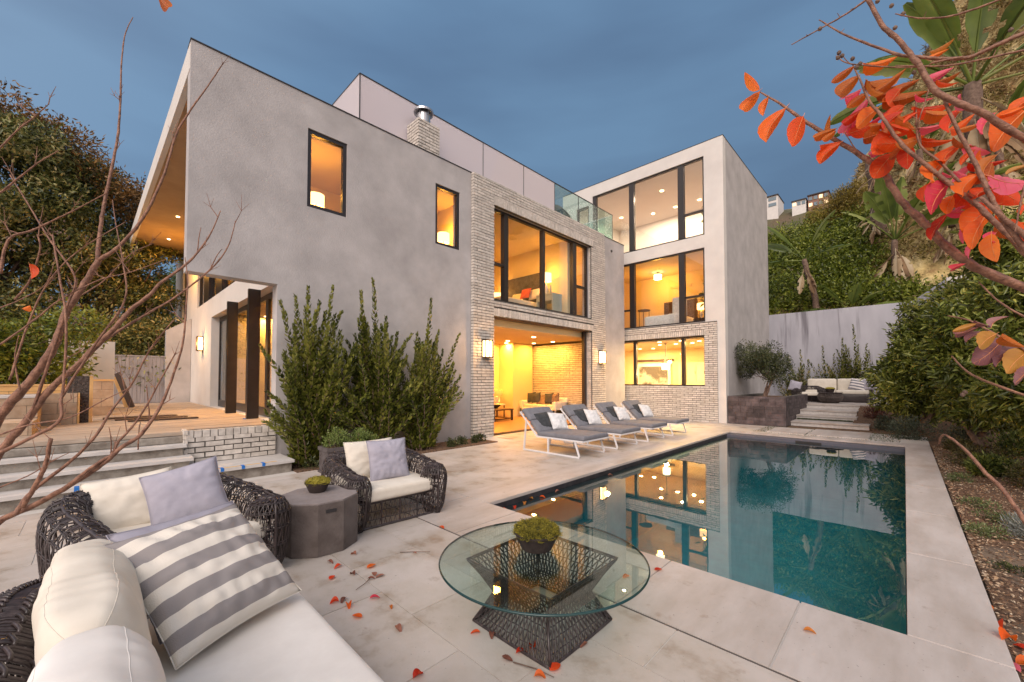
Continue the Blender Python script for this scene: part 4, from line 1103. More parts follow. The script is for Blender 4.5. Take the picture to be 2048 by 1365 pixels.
for z in zs:
    mb.tube([hp(i/80,z)+Vector((0,0,.003*math.sin(i*1.9))) for i in range(80)], .0045, 4, closed=True)
for z in (.006,.012,.388,.396):
    mb.tube([hp(i/80,z) for i in range(80)], .006, 5, closed=True)
tag(mb.build('woven_base', WICKER, tb, smooth=True), kind='stuff')
mb = MB()
for q in range(4): mb.tube([hp(q/4+.0001,z) for z in (.008,.1,.19,.3,.392)], .008, 6)
mb.build('corner_canes', WICKER, tb, smooth=True)
moss_bowl('wide dark bowl heaped with green and yellow moss on the glass coffee table', (-1.80,2.09,.4155), .155, .115, nb=6000)

# ------------------------------------------------------------------ lead grey planter box with herbs
pb = thing('planter_box', 'lead grey rectangular planter with raised panels full of fine green herbs', 'planter', (-6.9,3.15,0))
mb = MB(); bx0, by0, bx1, by1 = -7.12, 2.62, -6.72, 3.62
mb.box(bx0+.02,by0+.02,0,bx1-.02,by1-.02,.40).box(bx0,by0,0,bx1,by1,.035)
for a_ in ((bx0,by0,bx0+.035,by1),(bx1-.035,by0,bx1,by1),(bx0+.035,by0,bx1-.035,by0+.035),(bx0+.035,by1-.035,bx1-.035,by1)): mb.box(a_[0],a_[1],.37,a_[2],a_[3],.43)
mb.build('planter_body', LEADP, pb)
MB().box(bx0+.036,by0+.036,.39,bx1-.036,by1-.036,.405).build('soil', SOIL, pb)
def octo(o, ux, w_, h_):
    c_ = .05; P = [(-w_+c_,-h_),(w_-c_,-h_),(w_,-h_+c_),(w_,h_-c_),(w_-c_,h_),(-w_+c_,h_),(-w_,h_-c_),(-w_,-h_+c_)]
    return [Vector(o)+Vector(ux)*p[0]+Vector((0,0,p[1])) for p in P]
for o, ux, w_ in [((bx1-.018,by0+.27,.20),(0,1,0),.19),((bx1-.018,by1-.27,.20),(0,1,0),.19),((-6.92,by0+.018,.20),(1,0,0),.13)]:
    MB().tube(octo(o,ux,w_,.125), .007, 4, closed=True).build('raised_panel', LEADP, pb)
HERB = leafmat('herb_leaves', [(.06,.09,.02),(.14,.20,.045),(.24,.32,.08),(.34,.42,.14)], .35)
cs = [(-6.92+R.uniform(-.1,.1), 2.75+.75*k/13, .50+.09*math.sin(k*.9)+R.uniform(-.03,.05)) for k in range(14)]
P, Dn = crown_points(cs, [.13]*14, 3800, .2)
hb = thing('herb_plants', 'bushy light green herbs growing in the lead grey planter', 'herbs', (-6.9,3.15,.4))
leafmesh('foliage', P, Dn+.9*rnd(len(P))+np.array([0,0,.4]), rnd(len(P)), .028+.02*NR.rand(len(P)), .018, HERB, hb)
mb = MB()
for c in cs:
    for k in range(3): mb.tube([(c[0]*.5-6.92*.5,c[1],.40),(c[0]+R.uniform(-.06,.06),c[1]+R.uniform(-.05,.05),c[2]+.08)], .003, 4)
mb.build('stems', BARK, hb)

# ------------------------------------------------------------------ loungers
def lounger(label):
    t = thing('sun_lounger', label, 'sun lounger', (0,0,0), 'grey sun loungers beside the pool')
    W = .46; H = .33; r = .016
    # local: x runs foot(+) to head(-), y across
    fr = MB()
    fr.bar((.9,-W,H),(-.28,-W,H),.03).bar((.9,W,H),(-.28,W,H),.03).bar((.885,-W,H),(.885,W,H),.03).bar((-.28,-W,H),(-.28,W,H),.03)
    fr.build('seat_frame', WHITEM, t)
    bk = MB(); bk.bar((-.28,-W,H),(-.78,-W,H+.50),.03).bar((-.28,W,H),(-.78,W,H+.50),.03).bar((-.77,-W,H+.49),(-.77,W,H+.49),.03); bk.build('back_frame', WHITEM, t)
    for s in (-1,1):
        MB().bar((.80,s*(W-.002),.015),(-.68,s*(W-.002),.015),.03).build('skid', WHITEM, t)
        MB().bar((.80,s*(W-.002),.03),(.70,s*(W-.002),H-.015),.03).build('leg', WHITEM, t)
        MB().bar((.02,s*(W-.002),.03),(.02,s*(W-.002),H-.015),.03).build('leg', WHITEM, t)
        MB().bar((-.665,s*(W-.002),.03),(-.60,s*(W-.002),H+.30),.03).build('leg', WHITEM, t)
    MB().rbox((.305,0,H+.058), (1.20,.92,.085), .03, 4, puff=.012).build('seat_cushion', FGREY, t, smooth=True)
    d = Vector((-.50,0,.50)).normalized(); nrm = Vector((.707,0,.707))
    for a_, b_ in ((.02,.36),(.365,.71)):
        c = Vector((-.27,0,H+.02))+d*((a_+b_)/2)+nrm*.055
        MB().rbox((0,0,0), (b_-a_,.92,.085), .03, 4, puff=.012, mat=frame_from(c, d, (0,-1,0))).build('back_cushion', FGREY, t, smooth=True)
    return t
LX = -5.40
lab = ['nearest grey sun lounger, its white sled frame fully in view', 'second grey sun lounger from the camera, partly behind the nearest one', 'third grey sun lounger, two behind the nearest one', 'farthest grey sun lounger in front of the kitchen window brickwork']
L0 = lounger(lab[0]); LS = [L0]
for i in range(3):
    c = copy_tree(L0); c['label'] = lab[i+1]; LS.append(c)
for i, y in enumerate([7.08, 8.55, 10.05, 11.55]):
    LS[i].location = (LX, y, .004)
    w_ = ['nearest','second','third','farthest'][i]
    pillow(f'charcoal square pillow propped on the {w_} sun lounger', (LX-.42, y-.08+.02*i, .635), (.12,1,.05), (-.62,.05,.72), .46, .44, .15, FDARK, 'charcoal pillows on the sun loungers', seed=20+i, wr=.02)
    pillow(f'pale linen pillow leaning on the charcoal one, {w_} sun lounger', (LX-.22, y+.20-.05*i, .615), (.25,1,-.10), (-.55,.12,.78), .46, .44, .16, FPALE, 'pale pillows on the sun loungers', seed=30+i, wr=.02)

# ------------------------------------------------------------------ rear terrace seating
def rx(px, y): return at(px, 780, 1, y).x
ys_ = 22.3; xa, xb = rx(1612, ys_), rx(1738, ys_)
t = thing('outdoor_sofa', 'dark wicker sofa with cream cushions up on the rear terrace', 'sofa', ((xa+xb)/2, ys_, .6))
MB().rbox(((xa+xb)/2, ys_+.1, .78), (xb-xa, .9, .34), .05, 3).build('wicker_base', WICKER, t, smooth=True); MB().rbox(((xa+xb)/2, ys_+.58, 1.0), (xb-xa+.2, .16, .72), .06, 3).build('wicker_back', WICKER, t, smooth=True)
for k in range(2):
    a_ = xa+(xb-xa)*k/2; b_ = xa+(xb-xa)*(k+1)/2
    MB().rbox(((a_+b_)/2, ys_+.02, 1.03), (b_-a_-.02, .78, .16), .05, 3, puff=.01).build('seat_cushion', FCREAM, t, smooth=True); MB().rbox(((a_+b_)/2, ys_+.38, 1.34), (b_-a_-.02, .2, .52), .07, 3).build('back_cushion', FCREAM, t, smooth=True)
pillow('striped pillow at the right end of the terrace sofa', (xb-.35, ys_+.0, 1.33), (1,0,-.25), (.2,.35,.9), .55, .52, .18, FSTRIPE2, seed=81)
pillow('lilac pillow behind the striped one on the terrace sofa', (xb-.02, ys_+.05, 1.36), (1,.1,.15), (-.1,.3,.9), .5, .5, .18, FLILAC, seed=82)
pillow('lilac pillow on the terrace armchair beside the slate planter', (rx(1592, 21.6), 21.4, 1.28), (1,.2,-.3), (.25,.2,.9), .45, .45, .16, FLILAC, seed=83)
tx = rx(1660, 20.9); t = thing('drum_table', 'low woven drum table on the rear terrace in front of the sofa', 'table', (tx, 20.9, .6))
mb = MB()
for k in range(44):
    a0 = 2*pi*k/44
    for s_ in (-1, 1): mb.tube([(tx+.40*r_*cos(a0+s_*tw), 20.9+.40*r_*sin(a0+s_*tw), z) for r_, tw, z in ((.62,0,.602),(.95,.12,.72),(1.05,.22,.85),(.98,.3,.97),(.9,.34,1.0))], .008, 4)
for r_, z in ((.62,.61),(1.05,.85),(.9,1.0)): mb.tube([(tx+.40*r_*cos(a), 20.9+.40*r_*sin(a), z) for a in np.linspace(0, 6.1, 30)], .012, 5, closed=True)
tag(mb.build('woven_drum', CASTC, t, smooth=True), kind='stuff'); MB().lathe([(.36,1.004),(.42,1.01),(.42,1.03),(.40,1.035)], (tx,20.9,0), 30).build('table_top', WICKER, t)
moss_bowl('dark bowl with moss on the drum table of the rear terrace', (tx, 20.9, 1.036), .17, .15, nb=500)
# ------------------------------------------------------------------ plants against the house
SHRUB = leafmat('shrub_leaves', [(.04,.055,.010),(.105,.125,.02),(.20,.22,.035),(.35,.34,.08)], .25, .35)
def upright(label, bases, tips, lsize=.108, npl=58, group='upright leafy shrubs against the house wall', m=None, name='upright_shrub', z0=0):
    c0 = Vector(bases[0]); t = thing(name, label, 'shrub', (c0.x, c0.y, z0), group)
    stm = MB(); P = []; Dn = []; U = []; LL = []
    for bi, (b_, tp) in enumerate(tips):
        b_ = Vector(b_); tp = Vector(tp); mid = b_.lerp(tp, .45)+Vector((R.uniform(-.05,.10), (b_.y-tp.y)*.16, 0))
        pts = crom([b_, mid, tp], 18)
        pts = [p+Vector((R.uniform(-.012,.012), R.uniform(-.015,.015), 0)) for p in pts]
        L = (tp-b_).length; stm.tube(pts, [.012*(1-i/19)+.002 for i in range(19)], 5)
        n = int(npl*L)
        for k in range(n):
            f = (k/n)**.85; f = max(f, .08); q = f*18; i = min(int(q), 17); p = pts[i].lerp(pts[i+1], q-i)
            ax = (pts[i+1]-pts[i]).normalized(); a_ = k*2.4+R.uniform(-.4,.4)
            side = ax.orthogonal().normalized(); side = Matrix.Rotation(a_, 3, ax) @ side
            spread = 1.0 if f < .8 else .7
            d = (ax*.95+side*spread).normalized(); rad = R.uniform(0, .05)*(1-f)
            P.append(p+side*rad); Dn.append(d); U.append((side-ax*.3)); LL.append(lsize*R.uniform(.75,1.2)*(1-.45*max(0,f-.75)/.25))
    stm.build('stems', BARK, t)
    LL = np.array(LL); leafmesh('foliage', np.array(P), np.array(Dn), np.array(U), LL, LL*.62, m or SHRUB, t, oval=True)
    return t
def fan(base_y, tipspx, nrand, y0, y1, xw=-7.75, zmin=.8, zmax=2.6, seed=0):
    rr = random.Random(seed); out = []
    for px, py in tipspx:
        tp = at(px, py, 0, xw+rr.uniform(-.12,.15)); b_ = (xw+rr.uniform(-.12,.12), base_y+rr.uniform(-.22,.22), .01); out.append((b_, tp))
    for i in range(nrand):
        f = rr.random(); y = y0+(y1-y0)*f; hh = zmin+(zmax-zmin)*(1-abs(2*f-1)**2.2)*rr.uniform(.5,1)
        out.append(((xw+rr.uniform(-.15,.2), base_y+rr.uniform(-.28,.28), .01), (xw+rr.uniform(-.25,.42), y, hh)))
    return out
upright('left upright shrub leaning over the porch corner beside the planter box', [(-7.75,2.72,0)], fan(2.72, [(520,690),(560,602),(592,592),(588,648),(617,575),(612,640),(640,603),(666,573),(683,622)], 74, 1.95, 3.8, zmax=3.0, seed=1))
upright('middle upright shrub with the tallest shoot, behind the herb planter', [(-7.75,3.95,0)], fan(3.95, [(722,582),(746,558),(730,640),(764,650),(775,700),(796,664),(822,668),(805,720)], 72, 2.9, 5.0, zmax=3.05, seed=2))
upright('right upright shrub nearest the brick pier', [(-7.75,5.05,0)], fan(5.05, [(862,598),(845,690),(877,662),(886,700),(919,668),(905,740),(833,700)], 58, 4.2, 6.1, zmax=2.7, seed=3))
GC = leafmat('groundcover_leaves', [(.02,.03,.01),(.05,.07,.02),(.10,.12,.04),(.16,.17,.07)], .3)
LGC = leafmat('light_groundcover', [(.06,.09,.03),(.12,.16,.05),(.20,.25,.10),(.27,.31,.15)], .3)
HGRL = leafmat('underplanting_leaves', [(.03,.05,.012),(.08,.11,.02),(.16,.20,.04),(.28,.32,.08)], .3)
SIL = leafmat('silver_leaves', [(.12,.14,.12),(.24,.27,.24),(.36,.39,.36),(.46,.48,.46)], .2)
GRY = leafmat('greygreen_leaves', [(.035,.05,.035),(.07,.095,.06),(.12,.15,.10),(.18,.21,.15)], .25)
OLV = leafmat('olive_groundcover', [(.03,.028,.008),(.07,.06,.018),(.12,.11,.035),(.17,.16,.06)], .25)
def mound(label, c, r, h, m, n=900, ls=.03, group=None, cat='plant', narrow=.5, name='low_plant', up=.5):
    t = thing(name, label, cat, c, group); k = max(3, int(r*14)); 
    cs = [(c[0]+R.uniform(-.55,.55)*r, c[1]+R.uniform(-.55,.55)*r, c[2]+h*.35) for _ in range(k)]
    P, Dn = crown_points(cs, [(r*.5, r*.5, h*.62)]*k, n, .3); P[:,2] = np.maximum(P[:,2], c[2]+.005)
    leafmesh('foliage', P, Dn*1+.7*rnd(n)+np.array([0,0,up]), rnd(n)+Dn, ls*(.6+.8*NR.rand(n)), ls*narrow, m, t)
    mb = MB()
    for _ in range(7): mb.tube([c, (c[0]+R.uniform(-.5,.5)*r, c[1]+R.uniform(-.5,.5)*r, c[2]+h*.6)], .003, 4)
    mb.build('stems', BARK, t); return t
for i, (y, r) in enumerate([(5.75,.16),(6.15,.20),(6.5,.15),(6.75,.12)]):
    mound(['low green plant in the house bed right of the shrubs','largest low green plant in the house bed near the brick pier','small green plant in the house bed beside the brick pier','smallest green tuft touching the foot of the brick pier'][i], (-7.55-.1*(i % 2), y, .01), r, .18, GC, 500, .045)
mound('low dark plant at the foot of the left upright shrub', (-7.55, 2.65, .01), .25, .2, GC, 500, .05)
bedpl = [((.62,9.2),.28,.14,LGC,'light green mat plant in the pool bed beyond the pebbles'),((.62,7.6),.22,.12,LGC,'light green low plant halfway along the pool bed'),
 ((.66,6.95),.20,.11,LGC,'flat green plant just beyond the silver one'),((.60,6.35),.20,.12,LGC,'bright green tuft beside the coping left of the silver plant'),
 ((.60,5.35),.12,.08,GC,'small dark green tuft in the near pool bed'),((.95,4.6),.16,.09,GC,'sprig of green in the near corner of the pool bed'),
 ((.66,4.1),.10,.05,GC,'smallest green sprout by the near coping corner'),((1.35,7.4),.30,.16,OLV,'olive brown mat plant behind the silver plant')]
for (x, y), r, h, m_, lb in bedpl: mound(lb, (x, y, BEDZ(x,y)), r, h, m_, int(2600*r), .028)
mound('silver leaved round plant in the pool bed at the right edge', (.92,6.55,BEDZ(.92,6.55)), .26, .26, SIL, 1500, .075, narrow=.13, up=.9)
for (x, y, r, h, lb) in [(1.05,11.4,.55,.42,'broad olive mound under the big leafy shrub'),(1.55,9.6,.6,.42,'olive mound plant in the middle of the pool bed'),(.78,12.9,.34,.30,'olive mound near the far corner of the pool'),(2.1,8.3,.5,.45,'olive bush at the right of the pool bed')]:
    mound(lb, (x,y,BEDZ(x,y)), r, h, OLV, 2600, .045)
for (x, y, r, h, lb) in [(.15,15.1,.62,.62,'grey green rounded bush beside the stepping pads'),(-.35,16.6,.45,.5,'grey green bush at the end of the lowest terrace step'),(1.0,14.2,.5,.5,'grey green bush beyond the far coping corner')]:
    mound(lb, (x,y,.0), r, h, GRY, 2600, .05)
for (x, y, r, h, lb) in [(1.5,12.6,.6,.55,'green underplanting below the dark shrub past the pool corner'),(2.0,10.6,.6,.5,'green underplanting below the shrub at the right edge'),(1.0,10.2,.35,.3,'loose green clump between the coping and the right hand shrub'),(1.9,7.4,.4,.35,'green clump at the right edge behind the silver plant')]:
    mound(lb, (x,y,BEDZ(x,y)), r, h, HGRL, 2200, .07)
RED = leafmat('dark_red_leaves', [(.05,.012,.01),(.12,.03,.02),(.20,.06,.04)], .3)
mound('dark red leaved plant beside the terrace steps', (-.75,18.2,.3), .42, .4, RED, 900, .06)
# thin strips of grass between far paving
n = 5000; gx = -3.3+NR.rand(n)*3.2; gy = 13.8+NR.rand(n)*2.0
keep = ~((gx > -2.98) & (gx < -2.05) & (gy > 13.9) & (gy < 15.45)) & ~((gx > -2.0) & (gx < -.7) & (gy > 13.9) & (gy < 15.6)) & (NR.rand(n) < .8)
gx, gy = gx[keep], gy[keep]; n = len(gx)
tag(leafmesh('ground_cover', np.stack([gx,gy,np.full(n,-.01)],1), rnd(n)*.6+np.array([0,0,.8]), rnd(n), .035, .012, GC), 'short green ground cover between the stepping pads', 'ground cover', kind='stuff')
n = 2500; gx = -2.75+NR.rand(n)*1.5; gy = 17.3+NR.rand(n)*.12
tag(leafmesh('ground_cover', np.stack([gx,gy,np.full(n,.16)],1), rnd(n)*.6+np.array([0,0,.8]), rnd(n), .05, .015, GC), 'thin green planting strip between the terrace steps', 'ground cover', kind='stuff')

# ------------------------------------------------------------------ trees
def limb(mb, a, b, r0, r1, wob=.12, n=9):
    a, b = Vector(a), Vector(b); L = (b-a).length
    pts = [a.lerp(b, i/n)+Vector((R.uniform(-1,1),R.uniform(-1,1),R.uniform(-.5,.5)))*wob*L*.12*(1 if 0 < i < n else 0) for i in range(n+1)]
    mb.tube(pts, [r0+(r1-r0)*i/n for i in range(n+1)], 7); return pts
def tree(label, base, blobs, m, nleaf, ls, ratio=.5, group=None, tr=.16, cat='tree', name='tree', oval=False, shell=.5, droop=0, stems=1, spread=0):
    t = thing(name, label, cat, base, group); mb = MB(); b0 = Vector(base)
    hub = b0+(Vector(blobs[0][0])-b0)*.45
    for s_ in range(stems): 
        limb(mb, b0+Vector((R.uniform(-1,1),R.uniform(-1,1),0))*spread*.3, hub+Vector((R.uniform(-1,1),R.uniform(-1,1),0))*spread, tr, tr*.6)
    for c, r in blobs: limb(mb, hub, Vector(c), tr*.45, tr*.08, .3)
    mb.build('trunk', BARK, t, smooth=True)
    P, Dn = crown_points([c for c, r in blobs], [r if isinstance(r, tuple) else (r,r,r) for c, r in blobs], nleaf, shell)
    leafmesh('crown', P, Dn*.6+.9*rnd(nleaf)+np.array([0,0,droop]), rnd(nleaf)+Dn*.8+np.array([0,0,.5]), ls*(.6+.8*NR.rand(nleaf)), ls*ratio, m, t, oval=oval)
    return t
TGR = leafmat('dark_tree_leaves', [(.035,.05,.014),(.12,.14,.04),(.25,.27,.08),(.50,.40,.17)], .25, .4)
TGB = leafmat('bronze_tree_leaves', [(.07,.045,.015),(.18,.10,.03),(.34,.18,.05),(.48,.28,.10)], .3, .45)
HGR = leafmat('hedge_leaves', [(.04,.06,.008),(.11,.15,.018),(.22,.27,.03),(.34,.36,.06)], .35, .4)
def cloud(x0, x1, y0, y1, zf, n, r):
    out = []
    for i in range(n):
        y = y0+(y1-y0)*(i+R.random())/n; zt = zf(y); out.append(((R.uniform(x0,x1), y, R.uniform(max(2.0, zt*.25), zt-r*.8)), (r*R.uniform(.7,1.2),)*2+(r*R.uniform(.6,1),)))
    return out
sk = lambda y: 10.6-abs(y+1.9)*.35 if y < -1 else 10.2-(y+1)*.75
B1 = cloud(-23,-20, -8, -3.0, lambda y: 10.3, 26, 1.1); B2 = cloud(-22.5,-20, -3.6, -.9, sk, 30, .95); B3 = cloud(-23,-20.5, -1.2, 1.9, sk, 30, .85)
tree('tall dark leafy tree at the far left edge', (-22,-5.5,0), B1, TGR, 26000, .17, group='trees behind the side yard')
tree('tall tree with bronze tips on its crown, second from the left', (-22,-2.2,0), B2, TGR, 36000, .16, group='trees behind the side yard')
tree('dark tree whose crown ends beside the roof overhang', (-22.5,.4,0), B3, TGR, 34000, .16, group='trees behind the side yard')
P, Dn = crown_points([(R.uniform(-22,-20.5), y, sk(y)-.3+R.uniform(-.5,.3)) for y in np.linspace(-7,1.9,40)], [.75]*40, 20000, .3)
tf = thing('tree', 'bronze leaved creeper tree showing above the dark crowns', 'tree', (-21.3,-3,0), 'trees behind the side yard')
leafmesh('crown', P, Dn+rnd(20000), rnd(20000), .14*(.6+.8*NR.rand(20000)), .07, TGB, tf); mbx = MB(); limb(mbx, (-21.3,-3,0), (-21.3,-2.6,9.5), .14, .03); mbx.build('trunk', BARK, tf)
tree('bright green hedge trees behind the board gate', (-27,2.4,0), cloud(-28,-26, .4, 4.5, lambda y: 8.0, 40, .9), HGR, 30000, .15, group='hedge behind the gate', name='hedge', cat='hedge')
tree('mid green bush growing behind the tan block wall', (-14.4,-1.6,.7), [((-14.4+R.uniform(-.6,.6), y, R.uniform(1.7,2.9)), .55) for y in np.linspace(-3.2,-.35,14)], HGR, 12000, .12, name='bush', cat='bush', tr=.05)
n = 36; tree('dark leafy bushes filling in below the left trees', (-19.5,-4,.5), [((R.uniform(-20.6,-19.9), y, R.uniform(1.2,4.4)), .9) for y in np.linspace(-9,1.4,n)], TGR, 22000, .15, name='bush', cat='bush', tr=.06)
# small tree in the slate planter
OLT = leafmat('planter_tree_leaves', [(.02,.028,.01),(.05,.065,.022),(.10,.12,.045),(.17,.18,.08)], .25)
bl = [((-3.72+.95*math.cos(a)*R.uniform(.2,.85), 17.0+.7*math.sin(a)*R.uniform(.2,.9), 2.15+.55*R.uniform(-.9,1)), R.uniform(.26,.42)) for a in np.linspace(0, 6.28*3, 26)]
tree('small round multi stemmed tree in the slate planter', (-3.68,16.9,.85), bl, OLT, 11000, .075, ratio=.45, tr=.035, stems=4, spread=.18, name='planter_tree')
# big leafy shrubs on the right
BIG = leafmat('carob_leaves', [(.05,.065,.012),(.13,.16,.028),(.26,.30,.055),(.46,.46,.11)], .3, .3)
def bigshrub(label, base, c, rad, nb, n, ls, seed=0, cone=False):
    n = int(n*1.5)
    rr = random.Random(seed); bl = []
    for _ in range(nb):
        d = Vector((rr.gauss(0,1), rr.gauss(0,1), rr.gauss(0,1))).normalized()*rr.uniform(.45,.9)
        bl.append(((c[0]+d.x*rad[0], c[1]+d.y*rad[1], c[2]+d.z*rad[2]), rr.uniform(.3,.5)*min(rad)))
    return tree(label, base, bl, BIG, n, ls, ratio=.30, tr=.07, stems=3, spread=.25, name='leafy_shrub', cat='shrub', oval=True, shell=.35, group='big leafy shrubs right of the pool')
bigshrub('wide bright leafed shrub right of the terrace steps', (.3,15.9,.1), (.25,16.0,1.55), (1.05,.9,1.5), 30, 9500, .17, 1)
bigshrub('tall shrub standing behind the wide one before the retaining wall', (.6,19.5,.3), (.55,19.4,2.4), (1.2,1.0,2.0), 24, 8000, .17, 2)
bigshrub('dark leafy shrub between the pool corner and the tallest one', (1.2,13.4,.1), (1.25,13.5,1.9), (1.0,1.0,1.9), 34, 11000, .17, 7)
bigshrub('tallest dark leafy shrub right of the pool', (2.2,15.0,.1), (2.0,15.2,3.4), (1.5,1.2,2.7), 38, 14000, .19, 3)
bigshrub('large leafy shrub hanging over the bed at the right edge', (1.9,10.9,.1), (1.72,10.8,1.9), (.85,1.1,1.8), 34, 12000, .15, 4)
bigshrub('leafy shrub cut by the right edge nearest the camera', (2.4,8.6,.2), (1.95,8.4,1.75), (.72,1.0,1.6), 26, 9000, .14, 5)
bigshrub('dark shrub mass high at the right edge', (3.8,16.5,.3), (3.5,16.5,5.0), (1.6,1.2,2.7), 26, 9000, .19, 6)
# columnar shrubs along the grey wall
for i, (px, py) in enumerate([(1577,712),(1600,700),(1645,692),(1668,708),(1684,676),(1690,690),(1706,650),(1716,690)]):
    tp = at(px, py, 1, 23.1); h_ = tp.z-.6; b_ = (tp.x, 23.1, .6); st_l = [(b_, tp)]
    for k in range(15):
        f = R.random(); st_l.append(((tp.x+R.uniform(-.12,.12), 23.1+R.uniform(-.1,.1), .6), (tp.x+R.uniform(-.62,.62), 23.1+R.uniform(-.35,.3), .6+h_*R.uniform(.28,.80))))
    upright(f'upright shrub against the grey wall, {["first","second","third","fourth","fifth","sixth","seventh","eighth"][i]} from the tower', [b_], st_l, lsize=.12, npl=34, group='upright shrubs along the grey retaining wall', m=TGR if i < 3 else SHRUB, name='wall_shrub', z0=.6)

# ------------------------------------------------------------------ hillside
from mathutils import noise as MN
RID = [(-26,7.0),(-15,10.5),(-9,12.0),(-5,13.0),(-3.4,15.0),(-2.4,17.6),(-.5,20.0),(1.5,22.5),(4,25.5),(9,30),(25,36)]
def ridge(th):
    for (a, b), (c, d) in zip(RID[:-1], RID[1:]):
        if a <= th <= c: return b+(d-b)*(th-a)/(c-a)
    return RID[0][1] if th < RID[0][0] else RID[-1][1]
vs = []; fs = []; nr, nth = 46, 110
for j in range(nr):
    r = 24.6+ (j/(nr-1))**1.3*40
    for i in range(nth):
        th = -26+51*i/(nth-1); a = radians(th); f = min(1, max(0, (r-25)/13)); f = f**.9
        x, y = r*sin(a), r*cos(a)
        z = 4.2+(ridge(th)-4.2)*f+max(0,r-38)*.15
        rk = MN.fractal(Vector((x*.35,y*.35,z*.35)), 1, 2, 4)*1.5*min(1,f*3); z += rk+ .5*MN.noise(Vector((x*1.3,y*1.3,3)))*f
        vs.append((x, y, z))
for j in range(nr-1):
    for i in range(nth-1): a = j*nth+i; fs.append((a, a+1, a+nth+1, a+nth))
tag(MB().add(vs, fs).build('hillside', ROCK, smooth=True), kind='structure')
# far ridge with houses
FARH = mat('far_hill', (.12,.085,.05), (.28,.20,.12), .05, .95, 1, .3, c3=(.10,.10,.05), detail=10, bdist=2)
vs = []; fs = []
for j in range(14):
    r = 90+j*9
    for i in range(60):
        th = radians(-34+40*i/59); x, y = r*sin(th), r*cos(th); f = min(1, (r-90)/60)
        z = -5+ f**.8*(54+10*i/59*1.2 + 4*MN.noise(Vector((x*.03,y*.03,0)))) + MN.noise(Vector((x*.1,y*.1,1)))*1.5
        vs.append((x,y,z))
for j in range(13):
    for i in range(59): a = j*60+i; fs.append((a,a+1,a+61,a+60))
tag(MB().add(vs, fs).build('far_hill', FARH, smooth=True), kind='structure')
def farhouse(label, px0, px1, pyt, pyb, Y, m, floors, nwin, lit):
    a_ = at(px0, pyb, 1, Y); b_ = at(px1, pyb, 1, Y); zt = at((px0+px1)/2, pyt, 1, Y).z; z0 = min(a_.z,b_.z)
    t = thing('hill_house', label, 'house', ((a_.x+b_.x)/2, Y+4, z0), 'houses on the far ridge')
    MB().box(a_.x, Y, z0-6, b_.x, Y+8, zt).build('wall', m, t); MB().box(a_.x-.15, Y-.4, zt, b_.x+.15, Y+8.5, zt+.25).build('roof', FLASH, t)
    fh_ = (zt-z0)/floors
    for f in range(floors):
        for k in range(nwin):
            u0 = a_.x+(b_.x-a_.x)*(k+.15)/nwin; u1 = a_.x+(b_.x-a_.x)*(k+.85)/nwin
            w_ = MB().box(u0, Y-.12, z0+f*fh_+fh_*.25, u1, Y-.02, z0+f*fh_+fh_*.8).build('window', lit if (k+f) % 3 == 0 else G_FAR, t)
G_FAR = mat('far_window', (.16,.22,.26), None, rough=.15)
E_FAR = emis('far_lit_window', (1.0,.72,.42), .8)
BRN = mat('far_brown_wall', (.20,.10,.075), (.26,.14,.10), 1)
farhouse('small white two storey house with balconies on the far ridge', 1534, 1556, 393, 413, 140, STUCCO2, 2, 1, G_FAR)
farhouse('brown two storey house with lit windows on the far ridge', 1616, 1658, 388, 408, 140, BRN, 2, 4, E_FAR)
farhouse('low pale house between the white and brown ones on the ridge', 1584, 1612, 402, 410, 140, STUCCO2, 1, 3, E_FAR)
# leafy slope above the grey wall
bl = []
for i in range(240):
    th = R.uniform(-15, 3.5); q = R.random(); r = 25.4+q*5.5; zt = 10.5 + (th+12)*.12 if th < -2 else 9.0-(th+2)*.6
    bl.append(((r*sin(radians(th)), r*cos(radians(th)), 5.2+q*(zt-5.2)), R.uniform(.5,.95)))
vt = tag(leafmesh('leafy_slope', *(lambda PD: (PD[0], PD[1]*.6+.8*rnd(62000)+np.array([0,-.2,.2]), rnd(62000)+PD[1]+np.array([0,-.5,.6])))(crown_points([b[0] for b in bl], [b[1] for b in bl], 62000, .5)), .17*(.6+.8*NR.rand(62000)), .10, HGR), 'dense green vines and shrubs covering the slope above the grey wall', 'foliage', kind='stuff')
YGR = leafmat('golden_scrub_leaves', [(.10,.07,.015),(.22,.16,.03),(.36,.27,.05),(.45,.36,.09)], .3)
bl = [((31*sin(radians(th)), 31*cos(radians(th))+R.uniform(-1,1), 11.2+(th+8)*.22+R.uniform(-.9,.5)), R.uniform(.4,.8)) for th in np.linspace(-7.4,-3.0,30)]
P, Dn = crown_points([b[0] for b in bl], [b[1] for b in bl], 12000, .3)
tag(leafmesh('golden_scrub', P, Dn+rnd(12000)+np.array([0,0,.5]), rnd(12000), .15, .05, YGR), 'golden dry scrub along the top of the green slope', 'scrub', kind='stuff')
# dry grass tufts on the cliff
DRY = leafmat('dry_grass', [(.18,.10,.04),(.34,.22,.09),(.50,.38,.18),(.60,.50,.28)], .3)
n = 26000; th = np.radians(-3.5+NR.rand(n)*13); r = 27+NR.rand(n)*11
z = np.array([4.2+(ridge(math.degrees(a))-4.2)*min(1,max(0,(q-25)/13))**.9+MN.fractal(Vector((q*sin(a)*.35,q*cos(a)*.35,(4.2+(ridge(math.degrees(a))-4.2)*min(1,max(0,(q-25)/13))**.9)*.35)),1,2,4)*1.5 for a, q in zip(th, r)])
P = np.stack([r*np.sin(th), r*np.cos(th), z], 1)
tag(leafmesh('dry_grass', P, rnd(n)*.8+np.array([0,-.5,-.2]), rnd(n), .35*(.5+NR.rand(n)), .06, DRY), 'straw coloured dry grass tufts on the rocky hillside', 'grass', kind='stuff')
